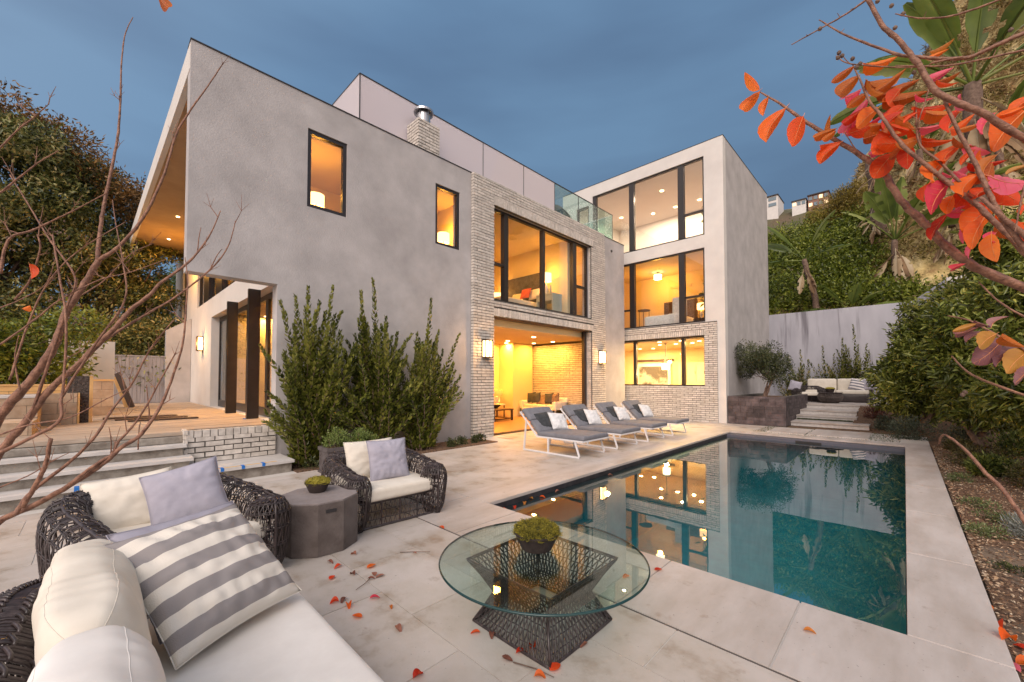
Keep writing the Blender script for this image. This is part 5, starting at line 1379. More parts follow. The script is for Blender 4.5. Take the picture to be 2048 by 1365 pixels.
# ------------------------------------------------------------------ banana-like plants
BAN = leafmat('banana_leaf', [(.09,.13,.03),(.16,.22,.04),(.25,.31,.07),(.36,.39,.14)], .4, .35)
BAND = leafmat('dry_banana_leaf', [(.16,.09,.05),(.30,.19,.10),(.44,.33,.20),(.55,.46,.32)], .3, .8)
def bleaf(base, d, L, W, m, par, bend=1.0, seed=0, stalk=.35, nm='leaf'):
    """long paddle leaf on a stalk, folded along its rib and torn at its edges"""
    rr = random.Random(seed); d = Vector(d).normalized(); side = d.cross(Vector((0,0,1)))
    if side.length < .1: side = Vector((1,0,0))
    side = (Matrix.Rotation(rr.uniform(-.9,.9), 3, d) @ side).normalized()
    pts = []; p = Vector(base); dd = d.copy(); n = 22
    for i in range(n+1):
        pts.append(p.copy()); p = p+dd*(L/n); dd = (dd+Vector((0,0,-.055*bend*(i/n+.2)))).normalized()
    mb = MB(); mb.tube(pts, [.028*(1-.8*i/n)*L/2 for i in range(n+1)], 5)
    s0 = int(stalk*n); 
    vv = []; ff = []
    for sg in (-1, 1):
        o0 = len(vv)
        for i in range(s0, n+1):
            f = (i-s0)/(n-s0); w0 = W/2*math.sin(pi*min(.985, max(.03, f)))**.6*(1 if rr.random() > .2 else .88)
            tg = (pts[min(i+1,n)]-pts[i-1]).normalized(); up = side.cross(tg)
            if up.z < 0: up = -up
            dr = -.12*w0+rr.uniform(-.03,.03)*W
            vv += [pts[i], pts[i]+side*sg*w0*.5+up*w0*.16, pts[i]+side*sg*w0+up*dr]
        for q in range(n-s0):
            a_ = o0+q*3; ff.append((a_, a_+1, a_+4, a_+3))
            if rr.random() > .12: ff.append((a_+1, a_+2, a_+5, a_+4))
    mb.add(vv, ff)
    return mb.build(nm, m, par, smooth=True)
def banana(label, base, top, n, L, W, seed=0, dirs=None, dead=3, tr=.12):
    rr = random.Random(seed); t = thing('banana_plant', label, 'banana plant', base, 'broad paddle leafed plants on the slope'); mb = MB(); limb(mb, base, top, tr*1.2, tr, .1); mb.build('trunk', BARK, t, smooth=True)
    top = Vector(top)
    for k in range(n):
        d = dirs[k] if dirs and k < len(dirs) else (rr.uniform(-1,1), rr.uniform(-1,.5), rr.uniform(.3,1.2))
        bleaf(top-Vector((0,0,.1*k/n)), d, L*rr.uniform(.8,1.15), W*rr.uniform(.8,1.1), BAN, t, seed=seed*31+k)
    for k in range(dead):
        bleaf(top-Vector((0,0,.3+.1*k)), (rr.uniform(-.6,.6), -.4, -.7), L*.6, W*.5, BAND, t, seed=seed*31+k+77, nm='dry_leaf')
    return t
b_ = at(1640,640,1,24.8); t_ = at(1608,520,1,24.8)
banana('banana plant nearest the tower with a long leaf crossing the sky edge', b_, t_, 5, 2.6, .6, 1, dirs=[(-1,-.1,1.0),(-.5,-.3,.9),(.5,-.2,1.1),(-.8,-.4,.1),(.7,-.2,.3)])
b_ = at(1700,648,1,24.8); banana('low banana plant with broad leaves just above the grey wall', b_, b_+Vector((0,0,.5)), 7, 1.9, .6, 2, dirs=[(1,-.2,.3),(.8,-.3,.9),(-1,-.3,.4),(-.5,-.3,1),(1,-.4,0),(.2,-.6,.8),(-.9,-.4,-.1)], dead=1)
b_ = at(1790,560,1,26.5); t_ = at(1790,480,1,26.5); banana('tall paddle leafed plant at the foot of the dry cliff', b_, t_, 9, 3.1, .85, 3, dirs=[(-.35,-.2,1.2),(.1,-.1,1.3),(.45,-.2,1.1),(.9,-.2,.9),(-.6,-.3,.8),(.6,-.3,1.2),(-.1,-.3,.9),(1,-.3,.4),(.3,-.5,.6)], dead=6)
b_ = (1.75,17.4,.2); t_ = at(1945,170,1,17.2); banana('very tall palm like plant with huge leaves at the top right corner', b_, t_, 12, 3.4, .75, 4, dirs=[(-.9,-.2,.9),(-.4,-.2,1.2),(.1,-.3,1.3),(.6,-.1,1),(1,-.2,.3),(-1,-.3,.1),(.9,-.3,-.2),(-.6,-.5,.5),(.3,-.7,.4),(-.3,-.6,.9),(.8,.3,.8),(-.9,.2,.5)], dead=12, tr=.2)
b_ = at(1905,455,1,26.6); t_ = b_+Vector((0,0,.9)); banana('ragged half dry paddle leafed plant on the dry cliff', b_, t_, 7, 2.4, .6, 5, dead=12)
b_ = at(2000,350,1,27.2); t_ = b_+Vector((0,0,1.2)); banana('ragged paddle leafed plant high on the cliff by the right edge', b_, t_, 9, 2.8, .6, 6, dead=12)
b_ = at(1840,330,1,29.5); t_ = b_+Vector((0,0,.8)); banana('small dry paddle leafed plant at the top of the cliff edge', b_, t_, 5, 2.2, .5, 7, dead=10)
CLF = leafmat('cliff_scrub', [(.06,.05,.015),(.16,.13,.03),(.30,.25,.06),(.42,.36,.12)], .3)
bl = []
for i in range(60):
    th_ = R.uniform(-3, 8); q = R.random(); r_ = 26+q*10; zz_ = 4.2+(ridge(th_)-4.2)*min(1,max(0,(r_-25)/13))**.9+.2
    bl.append(((r_*sin(radians(th_)), r_*cos(radians(th_)), zz_), R.uniform(.25,.7)))
P, Dn = crown_points([b[0] for b in bl], [b[1] for b in bl], 14000, .3)
tag(leafmesh('cliff_scrub', P, Dn+rnd(14000)+np.array([0,-.2,.4]), rnd(14000), .14, .06, CLF), 'olive and brown scrub growing in clumps on the dry cliff', 'scrub', kind='stuff')
b_ = at(1760,470,1,28); t_ = at(1742,325,1,28)
pt = thing('palm_trunk', 'shaggy dead palm trunk standing against the dry hillside', 'palm', b_); mb = MB(); limb(mb, b_, t_, .30, .24, .1); mb.build('trunk', BARK, pt)
for k in range(26): 
    f = R.random(); p = Vector(b_).lerp(Vector(t_), f); bleaf(p+Vector((R.uniform(-.2,.2),-.2,0)), (R.uniform(-.6,.6),-.3,R.uniform(-1,.2)), R.uniform(.6,1.2), .16, BAND, pt, seed=k, nm='dry_frond')
# ------------------------------------------------------------------ things inside the rooms
def shade(name, c, r, h, m, par=None, n=24): return MB().lathe([(r,-h/2),(r,h/2),(r*.96,h/2),(r*.96,-h/2)], c, n, capb=False, capt=False).build(name, m, par, smooth=True)
def tlamp(label, c, r, h, base_h, m=E_SH, w=12, bm=None, group=None, col=WARM):
    """c = foot of the lamp"""
    t = thing('table_lamp', label, 'lamp', c, group); x, y, z = c
    MB().lathe([(.08,0),(.08,.015),(.02,.03),(.05,base_h*.3),(.07,base_h*.5),(.03,base_h*.8),(.012,base_h),(.012,base_h+h*.5)], c, 18).build('lamp_base', bm or WHITEM, t, smooth=True)
    shade('lamp_shade', (x,y,z+base_h+h/2), r, h, m, t)
    if w:
        lamp('POINT', (x,y,z+base_h+h+.10), w*.55, col, .06); lamp('POINT', (x,y,z+base_h-.08), w*.45, col, .06)
    return t
def sofa_in(label, x0, y0, x1, y1, z, m, back='n'):
    t = thing('indoor_sofa', label, 'sofa', ((x0+x1)/2,(y0+y1)/2,z))
    MB().rbox(((x0+x1)/2,(y0+y1)/2,z+.22), (x1-x0,y1-y0,.36), .05, 3).build('base', m, t, smooth=True)
    MB().rbox(((x0+x1)/2,y1-.1,z+.55), (x1-x0,.22,.5), .07, 3).build('backrest', m, t, smooth=True)
    for s in (x0+.1, x1-.1): MB().rbox((s,(y0+y1)/2,z+.36), (.2,y1-y0,.62), .05, 3).build('arm', m, t, smooth=True)
    k = max(2, int((x1-x0)/.8))
    for i in range(k): MB().rbox((x0+.2+(x1-x0-.4)*(i+.5)/k,(y0+y1)/2-.06,z+.46), ((x1-x0-.4)/k-.01,y1-y0-.25,.14), .04, 3).build('seat_cushion', m, t, smooth=True)
    return t
sofa_in('long cream sofa in the living room against the brick wall', -11.7, 12.45, -9.75, 13.35, .012, FCREAM)
for i, (x, y, m_, lb) in enumerate([(-11.35,12.85,FDARK,'dark cushion at the left end of the living room sofa'),(-11.0,12.75,FDARK,'darker front cushion on the living room sofa'),(-10.35,12.8,FDARK,'dark pointed cushion at the right of the living room sofa'),(-10.1,12.85,BARK,'brown cushion at the right end of the living room sofa')]):
    pillow(lb, (x,y,.80), (1,.15,.1), (.0,.25,1), .42, .42, .14, m_, 'cushions on the living room sofa', seed=50+i)
pillow('striped brown throw folded on the living room sofa', (-10.72,12.8,.72), (1,.1,.1), (0,.5,.8), .5, .5, .06, BARK, seed=60, cat='throw')
t = thing('low_table', 'dark wooden low table in the living room with open frame', 'table', (-11.4,10.6,0)); 
MB().box(-12.1,10.1,.40,-10.75,11.15,.45).build('tabletop', WOODD, t)
for x in (-12.05,-10.8):
    for y in (10.15,11.1): MB().box(x-.035,y-.035,.012,x+.035,y+.035,.399).build('leg', WOODD, t)
MB().box(-12.05,10.13,.06,-10.8,10.17,.10).box(-12.05,11.08,.06,-10.8,11.12,.10).box(-12.07,10.17,.06,-12.03,11.08,.1).box(-10.82,10.17,.06,-10.78,11.08,.1).build('stretcher', WOODD, t)
MB2 = MB().lathe([(.08,0),(.20,.10),(.22,.13),(.19,.12),(.06,.02)], (-11.35,10.75,.452), 24, capt=False).build('fruit_bowl', BOWLM); tag(MB2, 'shallow black bowl on the dark living room table', 'bowl')
t = thing('console_table', 'small cream side table under the orange lamp', 'table', (-12.15,11.6,0)); MB().box(-12.4,11.35,.50,-11.9,11.85,.55).build('tabletop', FCREAM, t)
for q in ((-12.36,11.39),(-11.94,11.39),(-12.36,11.81),(-11.94,11.81)): MB().box(q[0]-.02,q[1]-.02,.012,q[0]+.02,q[1]+.02,.499).build('leg', WOODD, t)
tl = tlamp('table lamp with orange shade in the living room', (-12.15,11.6,.552), .22, .24, .34, E_RED, 14)
MB().tube([(-12.15+.0,11.6+.14*cos(a),.72+.14*sin(a)) for a in np.linspace(0,6.1,16)], .03, 8, closed=True).build('ring_base', WHITEM, tl, smooth=True)
t = thing('sofa_table', 'brown stepped wooden bench behind the living room sofa arm', 'bench', (-9.3,13.1,0)); MB().box(-9.65,12.9,.40,-8.9,13.35,.46).build('bench_top', WOODD, t); MB().box(-9.3,12.95,.461,-8.95,13.3,.56).build('bench_step', WOODD, t); MB().box(-9.6,12.95,.012,-9.5,13.3,.399).box(-9.0,12.95,.012,-8.9,13.3,.399).build('bench_legs', WOODD, t)
# bedroom
HB = mat('headboard_velvet', (.03,.02,.016), (.075,.052,.042), 7, .7, .4, 12)
t = thing('bed', 'bed with tall dark headboard in the room over the opening', 'bed', (-10.3,10.4,3.7))
MB().rbox((-10.35,11.44,4.62), (1.9,.12,1.83), .03, 3).build('headboard', HB, t, smooth=True)
MB().rbox((-10.35,10.35,4.05), (1.6,2.0,.66), .10, 4).build('mattress', FCREAM, t, smooth=True)
pillow('orange pillow on the bed behind the big window', (-9.95,10.95,4.72), (1,.1,.05), (.0,.4,.9), .44, .42, .15, mat('orange_fabric', (.55,.07,.02), None, rough=.8), seed=71)
pillow('cream pillow left of the orange one on the bed', (-10.5,11.1,4.66), (1,.1,0), (0,.5,.8), .60, .40, .15, FCREAM, 'cream pillows on the bed', seed=72)
pillow('cream pillow right of the orange one on the bed', (-9.66,11.12,4.68), (1,.1,.05), (0,.35,.9), .45, .45, .15, FCREAM, 'cream pillows on the bed', seed=73)
t = thing('nightstand', 'pale blue grey open desk stand beside the bed', 'nightstand', (-9.0,11.1,3.7)); PB = mat('pale_blue_paint', (.42,.46,.42), None, rough=.5)
MB().box(-9.35,10.85,4.50,-8.62,11.4,4.55).build('top', PB, t)
for x in (-9.35,-8.66): MB().box(x,10.86,3.71,x+.04,11.39,4.499).build('side_panel', PB, t)
MB().box(-9.30,10.87,4.30,-8.67,11.38,4.34).box(-9.30,10.865,4.345,-8.67,10.88,4.495).build('drawer', PB, t); MB().box(-9.05,10.85,4.41,-8.99,10.863,4.44).build('handle', FLASH, t)
tlamp('bedside lamp with cream drum shade in the big window', (-9.13,11.15,4.552), .19, .30, .50, w=22)
tlamp('bedside lamp at the left of the bed near the window post', (-11.6,11.1,4.4), .19, .30, .30, w=22)
MB().box(-11.85,10.9,3.7,-11.4,11.35,4.398).build('nightstand_block', PB, house)
for i, (x, h) in enumerate([(-8.92,.18),(-8.80,.30)]): tag(MB().lathe([(.035,0),(.04,h*.5),(.018,h*.8),(.02,h)], (x,10.98,4.552), 14).build('glass_bottle', MT['pale_blue_paint'], smooth=True), ['short pale bottle on the bedside desk','tall pale bottle on the bedside desk'][i], 'bottle')
t = thing('bedroom_chair', 'rounded grey chair back at the left of the big bedroom window', 'chair', (-8.95,7.75,3.7)); MB().rbox((-9.0,7.85,4.1), (.6,.6,.5), .12, 4).build('seat', FGREY, t, smooth=True); MB().rbox((-9.0,7.66,4.55), (.6,.16,.5), .07, 4).build('backrest', FGREY, t, smooth=True); MB().box(-9.2,7.7,3.71,-8.8,8.05,3.85).build('base', WOODD, t)
# small window rooms
for i, (px, py, lb) in enumerate([(632,402,'lamp with wide cream shade glowing in the first small window'),(887,477,'lamp with wide cream shade glowing in the second small window')]):
    p = at(px, py, 0, -9.3); tlamp(lb, (p.x,p.y,p.z-1.75), .17, .26, 1.62, w=26)
lamp('POINT', (-9.6,12.3,5.9), 22, WARM, .1)
lamp('AREA', (-10.2,9.6,6.45), 45, WARM, .5)
# tower bedroom
t = thing('ceiling_lamp', 'glowing glass ceiling lamp in the middle tower bedroom', 'ceiling lamp', (-8.05,17.9,6.5)); MB().lathe([(.02,-.12),(.02,0),(.10,0)], (-8.05,17.9,6.49), 16).build('stem', FLASH, t); shade('lamp_shade', (-8.05,17.9,6.27), .17, .20, E_KI, t); MB().lathe([(.001,-.1),(.165,-.1)], (-8.05,17.9,6.27), 20, capb=False, capt=False).build('diffuser', E_KI, t); lamp('POINT', (-8.05,17.9,6.05), 60, WARM, .1)
tlamp('bedside lamp in the middle tower window beside the frame', (-6.15,17.9,4.15), .17, .26, .40, w=16)
t = thing('nightstand', 'dark nightstand under the tower bedroom lamp', 'nightstand', (-6.15,17.9,3.7)); MB().box(-6.4,17.65,3.705,-5.9,18.15,4.148).build('cabinet', WOODD, t); MB().box(-6.38,17.64,3.9,-5.92,17.648,4.1).build('drawer', WOODD, t)
t = thing('tower_bed', 'bed with dark wood headboard seen through the middle tower window', 'bed', (-7.2,17.8,3.7)); MB().rbox((-7.3,17.4,4.0), (1.5,1.9,.55), .1, 4).build('mattress', FPALE, t, smooth=True); MB().rbox((-7.25,18.45,4.5), (1.5,.1,1.3), .03, 2).build('headboard', WOODD, t)
t = thing('round_side_table', 'small round table on thin legs with a lamp under it in the tower bedroom', 'side table', (-8.35,16.9,3.7)); MB().lathe([(.001,.0),(.27,.0),(.27,.04),(.001,.04)], (-8.3,17,4.62), 24).build('tabletop', WOODD, t)
for k in range(3): MB().bar((-8.3+.24*cos(k*2.1),17+.24*sin(k*2.1),3.71),(-8.3+.24*cos(k*2.1),17+.24*sin(k*2.1),4.62),.02).build('leg', WOODD, t)
t = thing('bedroom_armchair', 'pale blue wing chair behind the mullion of the tower bedroom', 'armchair', (-6.9,16.7,3.7)); MB().rbox((-6.75,16.8,4.05), (.6,.6,.5), .08, 3).build('seat', FPALE, t, smooth=True); MB().rbox((-6.75,17.1,4.6), (.6,.14,.9), .06, 3).build('backrest', FPALE, t, smooth=True); MB().box(-7,16.6,3.71,-6.5,17.1,3.8).build('base', WOODD, t)
# fiddle-leaf plants in tower windows
for i, (c, lb) in enumerate([((-5.6,17.3,3.7),'tall dark leaved house plant in the middle tower window'),((-5.7,18.0,6.97),'tall dark leaved house plant in the top tower window')]):
    t = thing('house_plant', lb, 'house plant', c); MB().lathe([(.12,0),(.16,.3),(.14,.3)], (c[0],c[1],c[2]+.002), 18).build('pot', FPALE, t)
    MB().tube([(c[0],c[1],c[2]+.3),(c[0]+.05,c[1],c[2]+1.2),(c[0],c[1],c[2]+2.1)], [.02,.016,.008], 6).build('stem', BARK, t)
    n = 60; P = np.array(c)+np.stack([.22*NR.normal(size=n), .22*NR.normal(size=n), 1.0+1.2*NR.rand(n)],1); leafmesh('foliage', P, rnd(n), rnd(n), .26, .16, TGR, t, oval=True)
# kitchen
t = thing('pendant_lamp', 'glowing glass pendant lamp over the kitchen island', 'pendant lamp', (-7.34,17,3.1)); MB().tube([(-7.34,17,3.1),(-7.34,17,2.32)], .012, 6).lathe([(.06,0),(.06,.02)], (-7.34,17,3.09), 14).lathe([(.16,2.27),(.16,2.31)], (-7.34,17,0), 20).build('rod', FLASH, t); shade('lamp_shade', (-7.34,17,2.12), .15, .27, E_KI, t); MB().lathe([(.001,0),(.145,0)], (-7.34,17,1.99), 20, capb=False, capt=False).build('diffuser', E_KI, t); lamp('POINT', (-7.34,17,1.85), 30, (1,.72,.38), .08)
CAB = mat('cream_cabinet', (.70,.62,.46), None, rough=.4)
t = thing('kitchen_cabinets', 'run of cream kitchen cabinets with panel doors along the back wall', 'cabinets', (-6.5,20.2,.05))
MB().box(-8.0,20.0,.05,-5.0,20.49,2.4).build('carcass', CAB, t)
for i in range(7):
    x = -7.98+i*.425
    for z0_, z1_ in ((.1,.9),(1.45,2.36)):
        d = MB(); d.box(x, 19.97, z0_, x+.41, 19.998, z1_); d.box(x+.06, 19.962, z0_+.08, x+.35, 19.969, z1_-.08); o = d.build('cabinet_door', CAB, t)
        MB().box(x+.36,19.95,(z0_+z1_)/2-.07,x+.375,19.968,(z0_+z1_)/2+.07).build('handle', FLASH, o)
t = thing('kitchen_island', 'cream kitchen island below the pendant', 'kitchen island', (-7.2,17.6,.05)); MB().box(-8.3,17.2,.05,-6.1,18.1,.95).build('island_base', CAB, t); MB().box(-8.35,17.15,.951,-6.05,18.15,1.0).build('worktop', FWHITE, t)
t = thing('framed_picture', 'large framed grey abstract picture beside the kitchen', 'picture', (-9.6,20.3,1.9)); MB().box(-10.4,20.40,.9,-8.55,20.46,2.4).build('picture_frame', FWHITE, t); MB().box(-10.25,20.38,1.05,-8.7,20.398,2.25).build('picture_sheet', mat('abstract_print', (.10,.09,.08), (.5,.48,.44), 1.4, .5, lo=.5, hi=.62, detail=8), t)
MB().box(-10.5,20.44,2.5,-8.4,20.47,2.62).build('dark_soffit_trim', WOODD, house)
# dining room seen through the porch doors
t = thing('dining_counter', 'dark counter with pale top inside the porch doors', 'counter', (-11.5,5.2,.72)); MB().box(-13.5,4.9,.725,-9.6,5.6,1.6).build('counter_base', WOODD, t); MB().box(-13.55,4.85,1.601,-9.55,5.65,1.65).build('worktop', CAB, t)
for i in range(3): tlamp(['small glowing lamp at the left on the porch room counter','small glowing lamp in the middle of the porch room counter','small glowing lamp at the right on the porch room counter'][i], (-12.9+i*1.2,5.1,1.652), .10, .14, .16, w=10, group='small lamps on the porch room counter')
t = thing('wood_panelling', 'dark wood panelled wall inside the porch doors', 'wall panel', (-12,6.6,.72))
for i in range(12): MB().box(-15.5+i*.55,6.62,1.9,-14.97+i*.55,6.66,3.2).build('panel', WOODD, t)

# ------------------------------------------------------------------ fallen leaves
LM = [leafmat(*q) for q in [('red_leaf',[(.60,.035,.01),(.85,.07,.015),(.90,.14,.03)],.5,.5),('orange_leaf',[(.70,.065,.008),(.88,.14,.012),(.93,.25,.03)],.5,.5),('pink_leaf',[(.70,.05,.09),(.85,.10,.19),(.88,.24,.32)],.45,.5),('brown_leaf',[(.13,.045,.03),(.25,.09,.06),(.38,.17,.11)],.2,.7),('plum_leaf',[(.14,.05,.06),(.24,.10,.11),(.34,.17,.17)],.3,.5),('amber_leaf',[(.32,.12,.02),(.50,.24,.04),(.56,.32,.08)],.35,.5),('burnt_leaf',[(.45,.10,.015),(.62,.18,.02),(.66,.26,.05)],.5,.5)]]
VEIN = mat('leaf_vein', (.72,.30,.12), None, rough=.6)
def leafshape(seed, mi, curl=.12, fold=.12):
    rr = random.Random(seed); n = 12; vs = []; fs = []; mm = []
    wmax = rr.uniform(.24,.31); pk = rr.uniform(.42,.52); bd = rr.uniform(-.1,.1)
    for i in range(n+1):
        t = i/n; w = wmax*(math.sin(pi*t**(.8))**.75 if 0 < t < 1 else 0); w = max(w, .002)
        z = -curl*(t-.3)**2*1.6; yc = bd*math.sin(pi*t)
        for s in (-1,-.5,0,.5,1):
            e_ = .012*math.sin(t*37+s*9+seed)*abs(s)
            vs.append((t, yc+s*w, z+abs(s)*w*fold*2+e_+ .012*math.sin(t*26)*(abs(s) == .5)))
    for i in range(n):
        for j in range(4): a = i*5+j; fs.append((a, a+1, a+6, a+5)); mm.append(0)
    mb = MB(); mb.v = [(v[0],v[1],v[2]) for v in vs]; mb.f = fs; mb.m = mm
    mb.tube([(t/10-.10*(t == 0), bd*math.sin(pi*max(0,t/10)), -curl*(t/10-.3)**2*1.6-.004) for t in range(0,11)], [.007]*4+[.005]*4+[.002]*3, 4, 1)
    for k in range(5):
        t = .14+k*.15; w = wmax*math.sin(pi*t**.8)**.75; z = -curl*(t-.3)**2*1.6; yc = bd*math.sin(pi*t)
        for s in (-1,1):
            t2 = min(t+.13,.98); w2 = wmax*math.sin(pi*t2**.8)**.75*.82
            mb.tube([(t,yc,z-.004),(t2, bd*math.sin(pi*t2)+s*w2, -curl*(t2-.3)**2*1.6+w2*fold*2-.003)], [.0026,.001], 3, 1, cap=False)
    me = bpy.data.meshes.new('leaf'); me.from_pydata(mb.v, [], mb.f); me.materials.append(LM[mi]); me.materials.append(VEIN)
    me.polygons.foreach_set('material_index', mb.m); me.polygons.foreach_set('use_smooth', [True]*len(mb.f)); me.update(); return me
LMS = {mi: [leafshape(mi*10+k, mi, [.12,.3,.5][k], [.15,.35,.6][k]) for k in range(3)] for mi in range(7)}
GROUND_LEAVES = [
 (712,1109,3,'flat red brown fallen leaf nearest the concrete side table'),(655,1122,3,'curled brown fallen leaf left of the leaf scatter by the sofa'),(682,1129,0,'pale red fallen leaf in the middle of the scatter by the sofa'),
 (734,1136,1,'salmon fallen leaf at the right top of the scatter'),(659,1159,0,'narrow curled red leaf closest to the striped pillow'),(709,1150,3,'rolled maroon leaf on a long stalk'),(750,1152,3,'left of two joined brown red leaves'),
 (769,1149,3,'right of two joined brown red leaves'),(735,1157,3,'small folded brown leaf under the joined pair'),(678,1202,0,'red leaf at the left of the leaf heap beside the sofa'),(692,1194,3,'dark leaf on top of the leaf heap beside the sofa'),
 (697,1206,1,'orange brown leaf at the right of the leaf heap'),(739,1197,2,'pink and orange folded leaf right of the leaf heap'),(780,1211,6,'tiny orange leaf alone on the paving'),(724,1234,1,'salmon curled leaf below the leaf heap'),
 (793,1250,3,'brown red oval leaf with a stalk between sofa and coffee table'),(826,1356,0,'red leaf half under the sofa front edge'),(960,1264,0,'red leaf at the left foot of the coffee table base'),(984,1262,3,'leaf lying under the left side of the woven table base'),
 (1005,1311,3,'maroon leaf just left of the front corner of the table base'),(1032,1306,0,'red leaf tucked under the front left edge of the table base'),(1066,1302,0,'red leaf inside the woven table base'),(1100,1341,0,'bright red leaf at the front corner of the table base'),
 (1068,1352,1,'large orange veined leaf in front of the table base'),(1174,1284,3,'brown red leaf right of the table base'),(1309,1140,0,'bright red leaf on the coping slab right of the glass table'),(1257,1150,1,'pale leaf seen through the right edge of the glass table'),
 (1607,1260,6,'lone orange brown leaf on the near pool coping'),(880,1052,0,'small red leaf by the front of the wicker armchair'),(833,1107,3,'tiny brown leaf near the glass table left edge'),
 (1985,1202,1,'long salmon leaf on the bed next to the coping'),(1993,1221,0,'small orange red leaf on the bed below the salmon one'),(2010,1248,2,'crimson leaf on the bed at the right edge'),(2004,1272,1,'large salmon leaf overlapping the coping edge'),(2025,1262,0,'red curled leaf beside the crimson one'),
 (2030,1300,1,'orange leaf at the lower right edge of the bed'),(2040,1318,2,'magenta leaf in the lower right corner of the bed')]
for i, (px, py, mi, lb) in enumerate(GROUND_LEAVES):
    z = .012 if px < 1900 else .03
    p = at(px, py, 2, z); s = (.11 if px > 1900 else .075)*R.uniform(.8,1.15)*(.5 if 'tiny' in lb else 1)
    me = LMS[mi][R.choice([0,1,2])]; o = bpy.data.objects.new('fallen_leaf', me); COL.objects.link(o)
    o.location = p; o.rotation_euler = (R.uniform(-.15,.15), R.uniform(-.12,.05), R.uniform(0,6.28)); o.scale = (s,s,s)
    if px > 1900: o.location.z = BEDZ(p.x,p.y)+.03 if p.x > BEDX else .012
    tag(o, lb, 'leaf', 'fallen leaves on the ground')
for i, (px, py, mi, lb) in enumerate([(1012,1019,1,'pale leaf floating at the near left pool corner'),(1027,1014,0,'red leaf floating beside the pale one at the pool corner'),(1046,1005,6,'orange leaf floating third from the near pool corner'),(1063,999,5,'yellow leaf floating along the dark pool edge'),(1077,995,1,'pale curled leaf floating fifth along the pool edge'),(1112,981,3,'dark red leaf floating by the pool edge, sixth along'),(1210,950,3,'dark red leaf floating farthest along the pool edge')]):
    p = at(px, py, 2, WZ); p.x = max(p.x, PX0+.06); o = bpy.data.objects.new('floating_leaf', LMS[mi][1]); COL.objects.link(o); o.location = (p.x,p.y,WZ+.012); o.rotation_euler = (0,0,R.uniform(0,6)); o.scale = (.09,.09,.09); tag(o, lb, 'leaf', 'leaves floating in the pool')
o = bpy.data.objects.new('fallen_leaf', LMS[0][2]); COL.objects.link(o); o.location = (-2.33,-.32,.715); o.scale = (.05,)*3; tag(o, 'small curled red leaf lying on the wicker sofa back', 'leaf')
for a, b, lb in [((1027,1325),(1108,1355),'thin brown twig on the paving in front of the table base'),((740,1157),(712,1180),'thin bent twig in the leaf scatter by the sofa'),((800,1105),(860,1104),'dry pine needle twig left of the glass table')]:
    p, q = at(*a, 2, .012), at(*b, 2, .012); tag(MB().tube([p, p.lerp(q,.5)+Vector((.01,.01,.004)), q], [.004,.003,.002], 5).build('fallen_twig', BARK), lb, 'twig')

# ------------------------------------------------------------------ crape myrtle branches close to the camera
def branch(mb, pts, d0, d1, r0, r1, n=None, knob=True):
    """pts: pixels of the photograph; depth runs from d0 to d1, radius (pixels at that depth) from r0 to r1"""
    m = len(pts); P = [dp(p[0], p[1], d0+(d1-d0)*i/(m-1)) for i, p in enumerate(pts)]
    n = n or max(8, m*5); Q = crom(P, n); rs = []
    for i in range(n+1):
        f = i/n; d = d0+(d1-d0)*f; r = (r0+(r1-r0)*f**.8)/FPX*d*(.62 if r0 > 6 or r1 > 6 else .75)
        if knob and i % 7 == 2: r *= 1.12
        rs.append(r)
    Q = [q+Vector((R.uniform(-1,1),R.uniform(-1,1),R.uniform(-1,1)))*rs[i]*.16 for i, q in enumerate(Q)]
    mb.tube(Q, rs, 7 if r0 > 4 else 5); return Q
lt = thing('crape_myrtle', 'bare reddish branches of a small tree close to the camera at the left', 'tree', (-1.9,-.6,0))
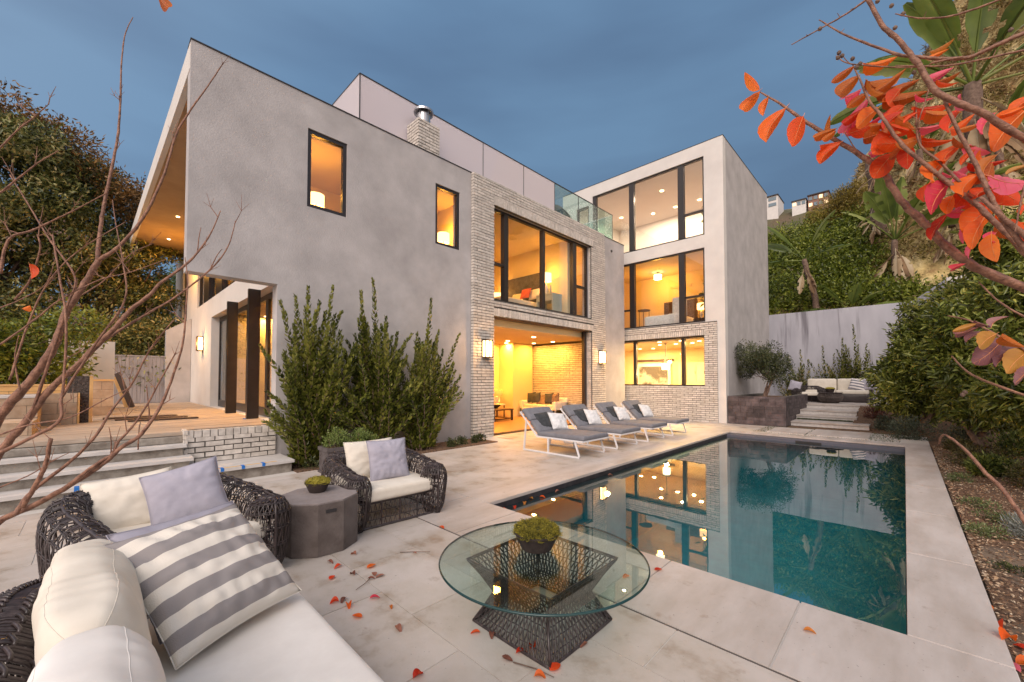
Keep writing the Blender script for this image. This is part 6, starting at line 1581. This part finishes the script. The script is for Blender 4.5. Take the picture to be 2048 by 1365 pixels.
LB_ = [
 ([(-60,960),(0,835),(60,765),(110,690),(130,630),(165,575),(197,520)],2.0,2.15,15,8),
 ([(195,522),(200,470),(208,410),(225,330),(236,270),(241,200),(243,130),(250,70),(266,35)],2.15,2.35,6.5,1),
 ([(197,522),(245,487),(290,430),(330,345),(352,270),(385,215),(412,178),(447,126)],2.15,2.3,5,1.2),
 ([(-60,990),(0,905),(50,845),(100,780),(165,720),(234,652),(262,620),(300,590),(324,564),(369,532),(398,502),(423,464),(441,422)],1.9,2.2,13,1.2),
 ([(210,680),(274,640),(349,596),(421,539),(456,494),(471,442)],2.05,2.2,4,1),
 ([(60,835),(110,690),(135,610),(150,555),(100,480),(60,415),(20,350)],1.95,2.0,4,1.5),
 ([(0,548),(17,480),(62,462),(105,442),(150,420),(214,386)],1.8,1.9,4,1.3),
 ([(-20,400),(0,386),(52,345),(82,322),(117,302)],1.8,1.8,3.2,1.2),
 ([(-20,312),(0,296),(37,259),(65,237),(97,209)],1.8,1.8,2.8,1),
 ([(-60,1110),(0,1043),(77,1006),(154,962),(207,927),(242,896),(279,872),(305,839),(325,804),(343,760),(365,690),(372,620),(375,560),(370,515)],1.6,1.95,11,1.2),
 ([(30,1030),(62,985),(141,923),(193,870),(220,826),(264,767),(300,700),(348,640)],1.6,1.9,5.5,1.3),
 ([(140,970),(190,930),(224,909),(237,883),(262,857),(290,817),(321,760),(352,705)],1.65,1.9,5,1.5),
 ([(-10,910),(62,876),(119,843),(122,804),(128,760),(132,640),(120,560),(105,470)],1.6,1.7,5,2),
 ([(45,1015),(81,953),(92,925),(100,885),(102,878)],1.6,1.62,7,5),
 ([(20,760),(60,640),(100,560),(160,500),(250,445)],1.8,1.9,3,1),
 ([(0,690),(70,640),(120,600),(200,560),(260,545),(330,520)],1.7,1.8,2.6,.8),
 ([(120,800),(190,690),(250,600),(245,520),(232,450),(225,400)],1.9,2.0,3.6,.9),
 ([(0,870),(60,850),(140,835),(210,800),(262,775)],1.7,1.8,2.6,1),
 ([(165,590),(210,560),(260,510),(307,487)],2.1,2.15,2,.7),([(30,600),(60,560),(80,500),(75,470)],1.8,1.8,3,2),
 ([(300,840),(296,800),(293,770)],1.9,1.9,2,.9),([(276,900),(278,860),(281,845)],1.85,1.85,1.8,.8),([(222,912),(222,880),(218,855)],1.8,1.8,2,.9),([(395,505),(398,475),(402,455)],2.2,2.2,1.6,.7),([(420,540),(435,510),(445,498)],2.2,2.2,1.6,.7),
 ([(0,975),(60,950),(110,920),(140,905)],1.7,1.8,2,.8),([(-10,620),(40,600),(90,570),(110,520)],1.7,1.7,2,.8),([(40,780),(30,720),(38,670)],1.9,1.9,2.4,1)]
PTS = []
for q in LB_:
    mb = MB(); Q = branch(mb, *q); PTS.append(Q); mb.build('branch', TWIG, lt, smooth=True)
mb = MB(); sd_ = MB()
for Q in PTS[:20]:
    for k in range(3):
        p = R.choice(Q[len(Q)//4:]); pr = (p-Vector((0,0,EYE))).dot(FW)
        if pr < .5: continue
        u = R.uniform(-.6,1.0); v = R.uniform(.2,1.0); d = (RT*u+UPV*v).normalized(); L = R.uniform(.05,.15)
        a1 = p+d*L*.5+RT*R.uniform(-.02,.02); a2 = p+d*L+UPV*.02
        mb.tube([p,a1,a2], [.0024,.0018,.0009], 4)
        for s in (-1,1): mb.tube([a1, a1+(d+RT*s*.8).normalized()*L*.4], [.0014,.0007], 4)
for cx_, cy_ in [(115,455),(125,475),(105,520),(12,475),(20,500),(160,625),(150,640),(165,650),(100,590),(60,470)]:
    for k in range(5):
        c = dp(cx_+R.uniform(-14,14), cy_+R.uniform(-14,14), 1.85); sd_.lathe([(.001,-.004),(.0045,0),(.001,.005)], c, 6, capb=False, capt=False)
tag(mb.build('twigs', TWIG, lt), kind='stuff'); tag(sd_.build('seed_pods', BARK, lt), kind='stuff')
for (a, b, mi) in [((60,528),(72,560),1),((318,-8),(345,24),6),((45,618),(66,612),1)]:
    p, q = dp(*a, 1.5), dp(*b, 1.5); d = q-p; o = link('leaf', LMS[mi][1], lt); o.matrix_world = frame_from(p, d, UPV.cross(d)); o.matrix_world = frame_from(p-LOC[lt.name], d, FW.cross(d)) @ Matrix.Scale(d.length, 4)

rt_ = thing('red_leafed_branch', 'branches with large orange, red and pink leaves near the camera at top right', 'tree', (.9,1.9,0))
RB = [
 ([(1728,-20),(1760,45),(1800,85),(1840,135),(1868,180),(1910,203),(1965,228),(2060,285)],1.15,1.05,5.5,10.5),
 ([(1519,184),(1560,208),(1605,240),(1655,272),(1722,312),(1765,345),(1800,400),(1850,450),(1900,500),(1960,540),(2080,590)],1.45,1.15,1.6,15),
 ([(1733,0),(1690,30),(1640,58),(1583,90)],1.2,1.3,3,1.2),([(1638,40),(1690,70),(1760,97),(1812,112),(1925,118),(1990,92),(2060,62)],1.3,1.1,1.2,6),
 ([(1672,112),(1700,128),(1790,135),(1850,133),(1870,125),(1925,115)],1.25,1.15,1.2,2.6),([(1790,132),(1890,132),(1960,120),(2060,98)],1.2,1.1,1.5,3),
 ([(1790,28),(1840,37),(1900,33),(1960,15),(2010,-5)],1.2,1.1,1.2,3.2),
 ([(1705,130),(1720,160),(1740,205),(1765,235),(1800,285),(1870,345),(1940,400),(1990,445),(2060,515)],1.3,1.05,1.5,9),
 ([(1832,190),(1833,240),(1840,290),(1880,325),(1920,365)],1.25,1.12,1.6,3.5),([(1858,175),(1850,205),(1838,245),(1842,290)],1.2,1.2,1.5,1.6),
 ([(1888,195),(1910,250),(1945,315),(1968,365),(1995,420),(2040,485),(2070,520)],1.1,1.0,4,9),
 ([(1960,395),(2000,430),(2060,480)],1.05,1.0,5,8),([(2050,370),(2040,410),(2030,465)],1.0,1.0,3,2),
 ([(1895,632),(1935,640),(1975,660),(2010,680),(2070,710)],1.25,1.1,1.4,3.5),([(1903,712),(1930,740),(1965,760),(2060,795)],1.3,1.2,1.4,4),([(1957,564),(2000,605),(2060,640)],1.2,1.1,1.4,3),
 ([(1878,888),(1888,870),(1925,895),(1965,940),(2010,985),(2060,1060)],1.6,1.3,1.5,6),([(1722,312),(1705,290),(1690,265)],1.3,1.3,1.8,1),([(1700,128),(1690,118),(1684,108)],1.25,1.25,1.2,.8)]
RP = []
for q in RB:
    mb = MB(); RP.append(branch(mb, *q)); mb.build('branch', TWIG, rt_, smooth=True)
mb = MB(); sd_ = MB()
for Q in RP[1:12]:
    for k in range(4):
        p = R.choice(Q); d = (RT*R.uniform(-1,1)+UPV*R.uniform(-.6,1)+FW*R.uniform(-.4,.4)).normalized(); mb.tube([p, p+d*R.uniform(.006,.02)], [.0015,.0006], 4)
for px, py in [(1678,106),(1684,112),(1676,116),(1705,118),(1640,58),(1755,3),(1783,12),(1806,28),(1790,56),(2022,60),(1713,135),(1828,145),(1720,128),(1930,785),(1925,790)]:
    c = dp(px, py, 1.2); sd_.lathe([(.001,-.007),(.0055,-.003),(.006,.002),(.001,.007)], c, 7, capb=False, capt=False)
tag(mb.build('twigs', TWIG, rt_), kind='stuff'); tag(sd_.build('seed_pods', BARK, rt_), kind='stuff')
# base pixel, tip pixel, colour (0 red 1 orange 2 pink 4 plum 5 amber 6 burnt), width factor
RL = [(1519,180,1486,148,1,1.3),(1519,184,1478,232,1,.8),(1536,195,1522,236,1,.9),(1570,218,1517,297,1,.7),(1606,233,1580,296,0,1.3),(1672,258,1617,284,6,.6),(1672,262,1640,288,6,.7),(1680,285,1628,300,0,.4),(1680,287,1628,334,1,.8),(1658,272,1656,235,6,.5),
 (1708,133,1658,173,6,.7),(1718,152,1667,203,6,.9),(1735,185,1690,222,6,.9),(1725,128,1778,125,1,.8),(1730,160,1768,172,6,.9),(1750,195,1828,165,6,.7),(1742,188,1800,150,6,.6),(1762,205,1842,188,6,.8),(1755,220,1715,243,6,.8),(1765,228,1818,242,6,.9),(1808,212,1760,250,0,1),
 (1830,190,1858,203,2,.7),(1868,165,1918,150,6,.8),(1872,160,1912,172,1,.6),(1858,105,1906,84,6,.8),(1850,118,1895,100,1,.5),(1685,270,1727,211,2,.8),(1697,268,1752,248,1,1.1),(1742,245,1775,225,2,.6),(1790,262,1740,312,0,1.2),(1738,312,1784,280,2,.35),(1798,292,1838,276,2,.9),(1815,290,1812,340,0,1.4),
 (1842,275,1865,304,6,1),(1838,258,1882,254,2,.5),(1838,282,1900,284,1,.25),(1922,288,1868,338,1,.6),(1850,226,1905,230,6,.8),(1830,225,1878,214,0,.6),(1790,232,1826,262,6,1),(1760,250,1800,270,6,1),(1898,262,1935,240,1,.7),(1905,275,1945,298,6,.5),
 (2048,222,1970,306,1,1.2),(1990,226,1948,274,2,.7),(2070,190,2012,240,1,.9),(2000,232,2048,215,1,.6),(1942,330,1903,386,2,.8),(1958,348,1908,402,1,.9),(1972,352,2050,372,2,1.1),(1868,364,1833,412,0,.6),(1898,365,1850,432,2,1.1),(1905,392,1888,432,1,1),(1895,428,1850,488,0,.5),
 (1955,380,1930,412,0,.6),(1985,372,2040,410,0,1.2),(1988,378,1930,400,1,.6),(2000,408,1960,428,1,.7),(1930,412,1905,425,2,.5),(1945,440,1918,490,2,.6),(1985,412,1915,470,1,1.0),(1965,440,1934,502,1,1.1),(1990,428,2042,452,1,.8),(1982,468,1988,526,1,1.6),(1996,462,1972,492,2,.8),(2020,440,2060,470,1,1),
 (1950,300,1915,335,1,.6),(1905,355,1878,345,2,.5),(2010,350,2055,330,5,.6),(1960,300,1968,330,1,.4),(2040,430,2060,400,1,.6),
 (1975,652,1940,640,4,.5),(1952,648,1900,664,5,.7),(1955,655,1894,672,4,.5),(1965,664,1918,684,4,.5),(1992,668,1950,698,5,1.0),(2005,678,1936,728,4,1.1),(2048,694,1968,730,4,.7),(2000,672,2038,692,6,.9),(2060,700,2006,748,5,1.3),(2060,735,2020,768,4,1.0),(1980,655,2000,634,4,.5)]
rr5 = random.Random(77)
for (cxa, cya, sx5, sy5, nn5) in ((1780,225,75,55,16),(1960,380,65,75,16),(1890,265,70,40,8)):
    for _ in range(nn5):
        x0 = rr5.gauss(cxa, sx5); y0 = rr5.gauss(cya, sy5); an = rr5.uniform(2.2, 4.3) if rr5.random() < .75 else rr5.uniform(-.6, .9); L5 = rr5.uniform(38, 72)
        if x0 < 1660: continue
        RL.append((x0, y0, x0+L5*cos(an), y0-L5*sin(an)*.8+12, rr5.choice([1,0,0,0,6,2,6]), rr5.uniform(.5,1.1)))
for i, (x0, y0, x1, y1, mi, wf) in enumerate(RL):
    best = min(RP, key=lambda Q: min((Vector(proj_px(q))-Vector((x0,y0))).length for q in Q)) if False else None
    dpt = 1.42-.30*max(0,min(1,(x0-1520)/450))+R.uniform(-.03,.05)
    p = dp(x0, y0, dpt); q = dp(x1, y1, dpt+R.uniform(-.025,.025)); d = q-p
    tilt = R.uniform(-.35,.35); yax = Matrix.Rotation(tilt, 3, d.normalized()) @ FW.cross(d)
    o = link('leaf', LMS[mi][0 if wf > .9 else 1], rt_)
    o.matrix_world = frame_from(p-LOC[rt_.name], d, yax) @ Matrix.Diagonal((d.length, d.length*min(1.2,max(.5,wf*.85)), d.length, 1))
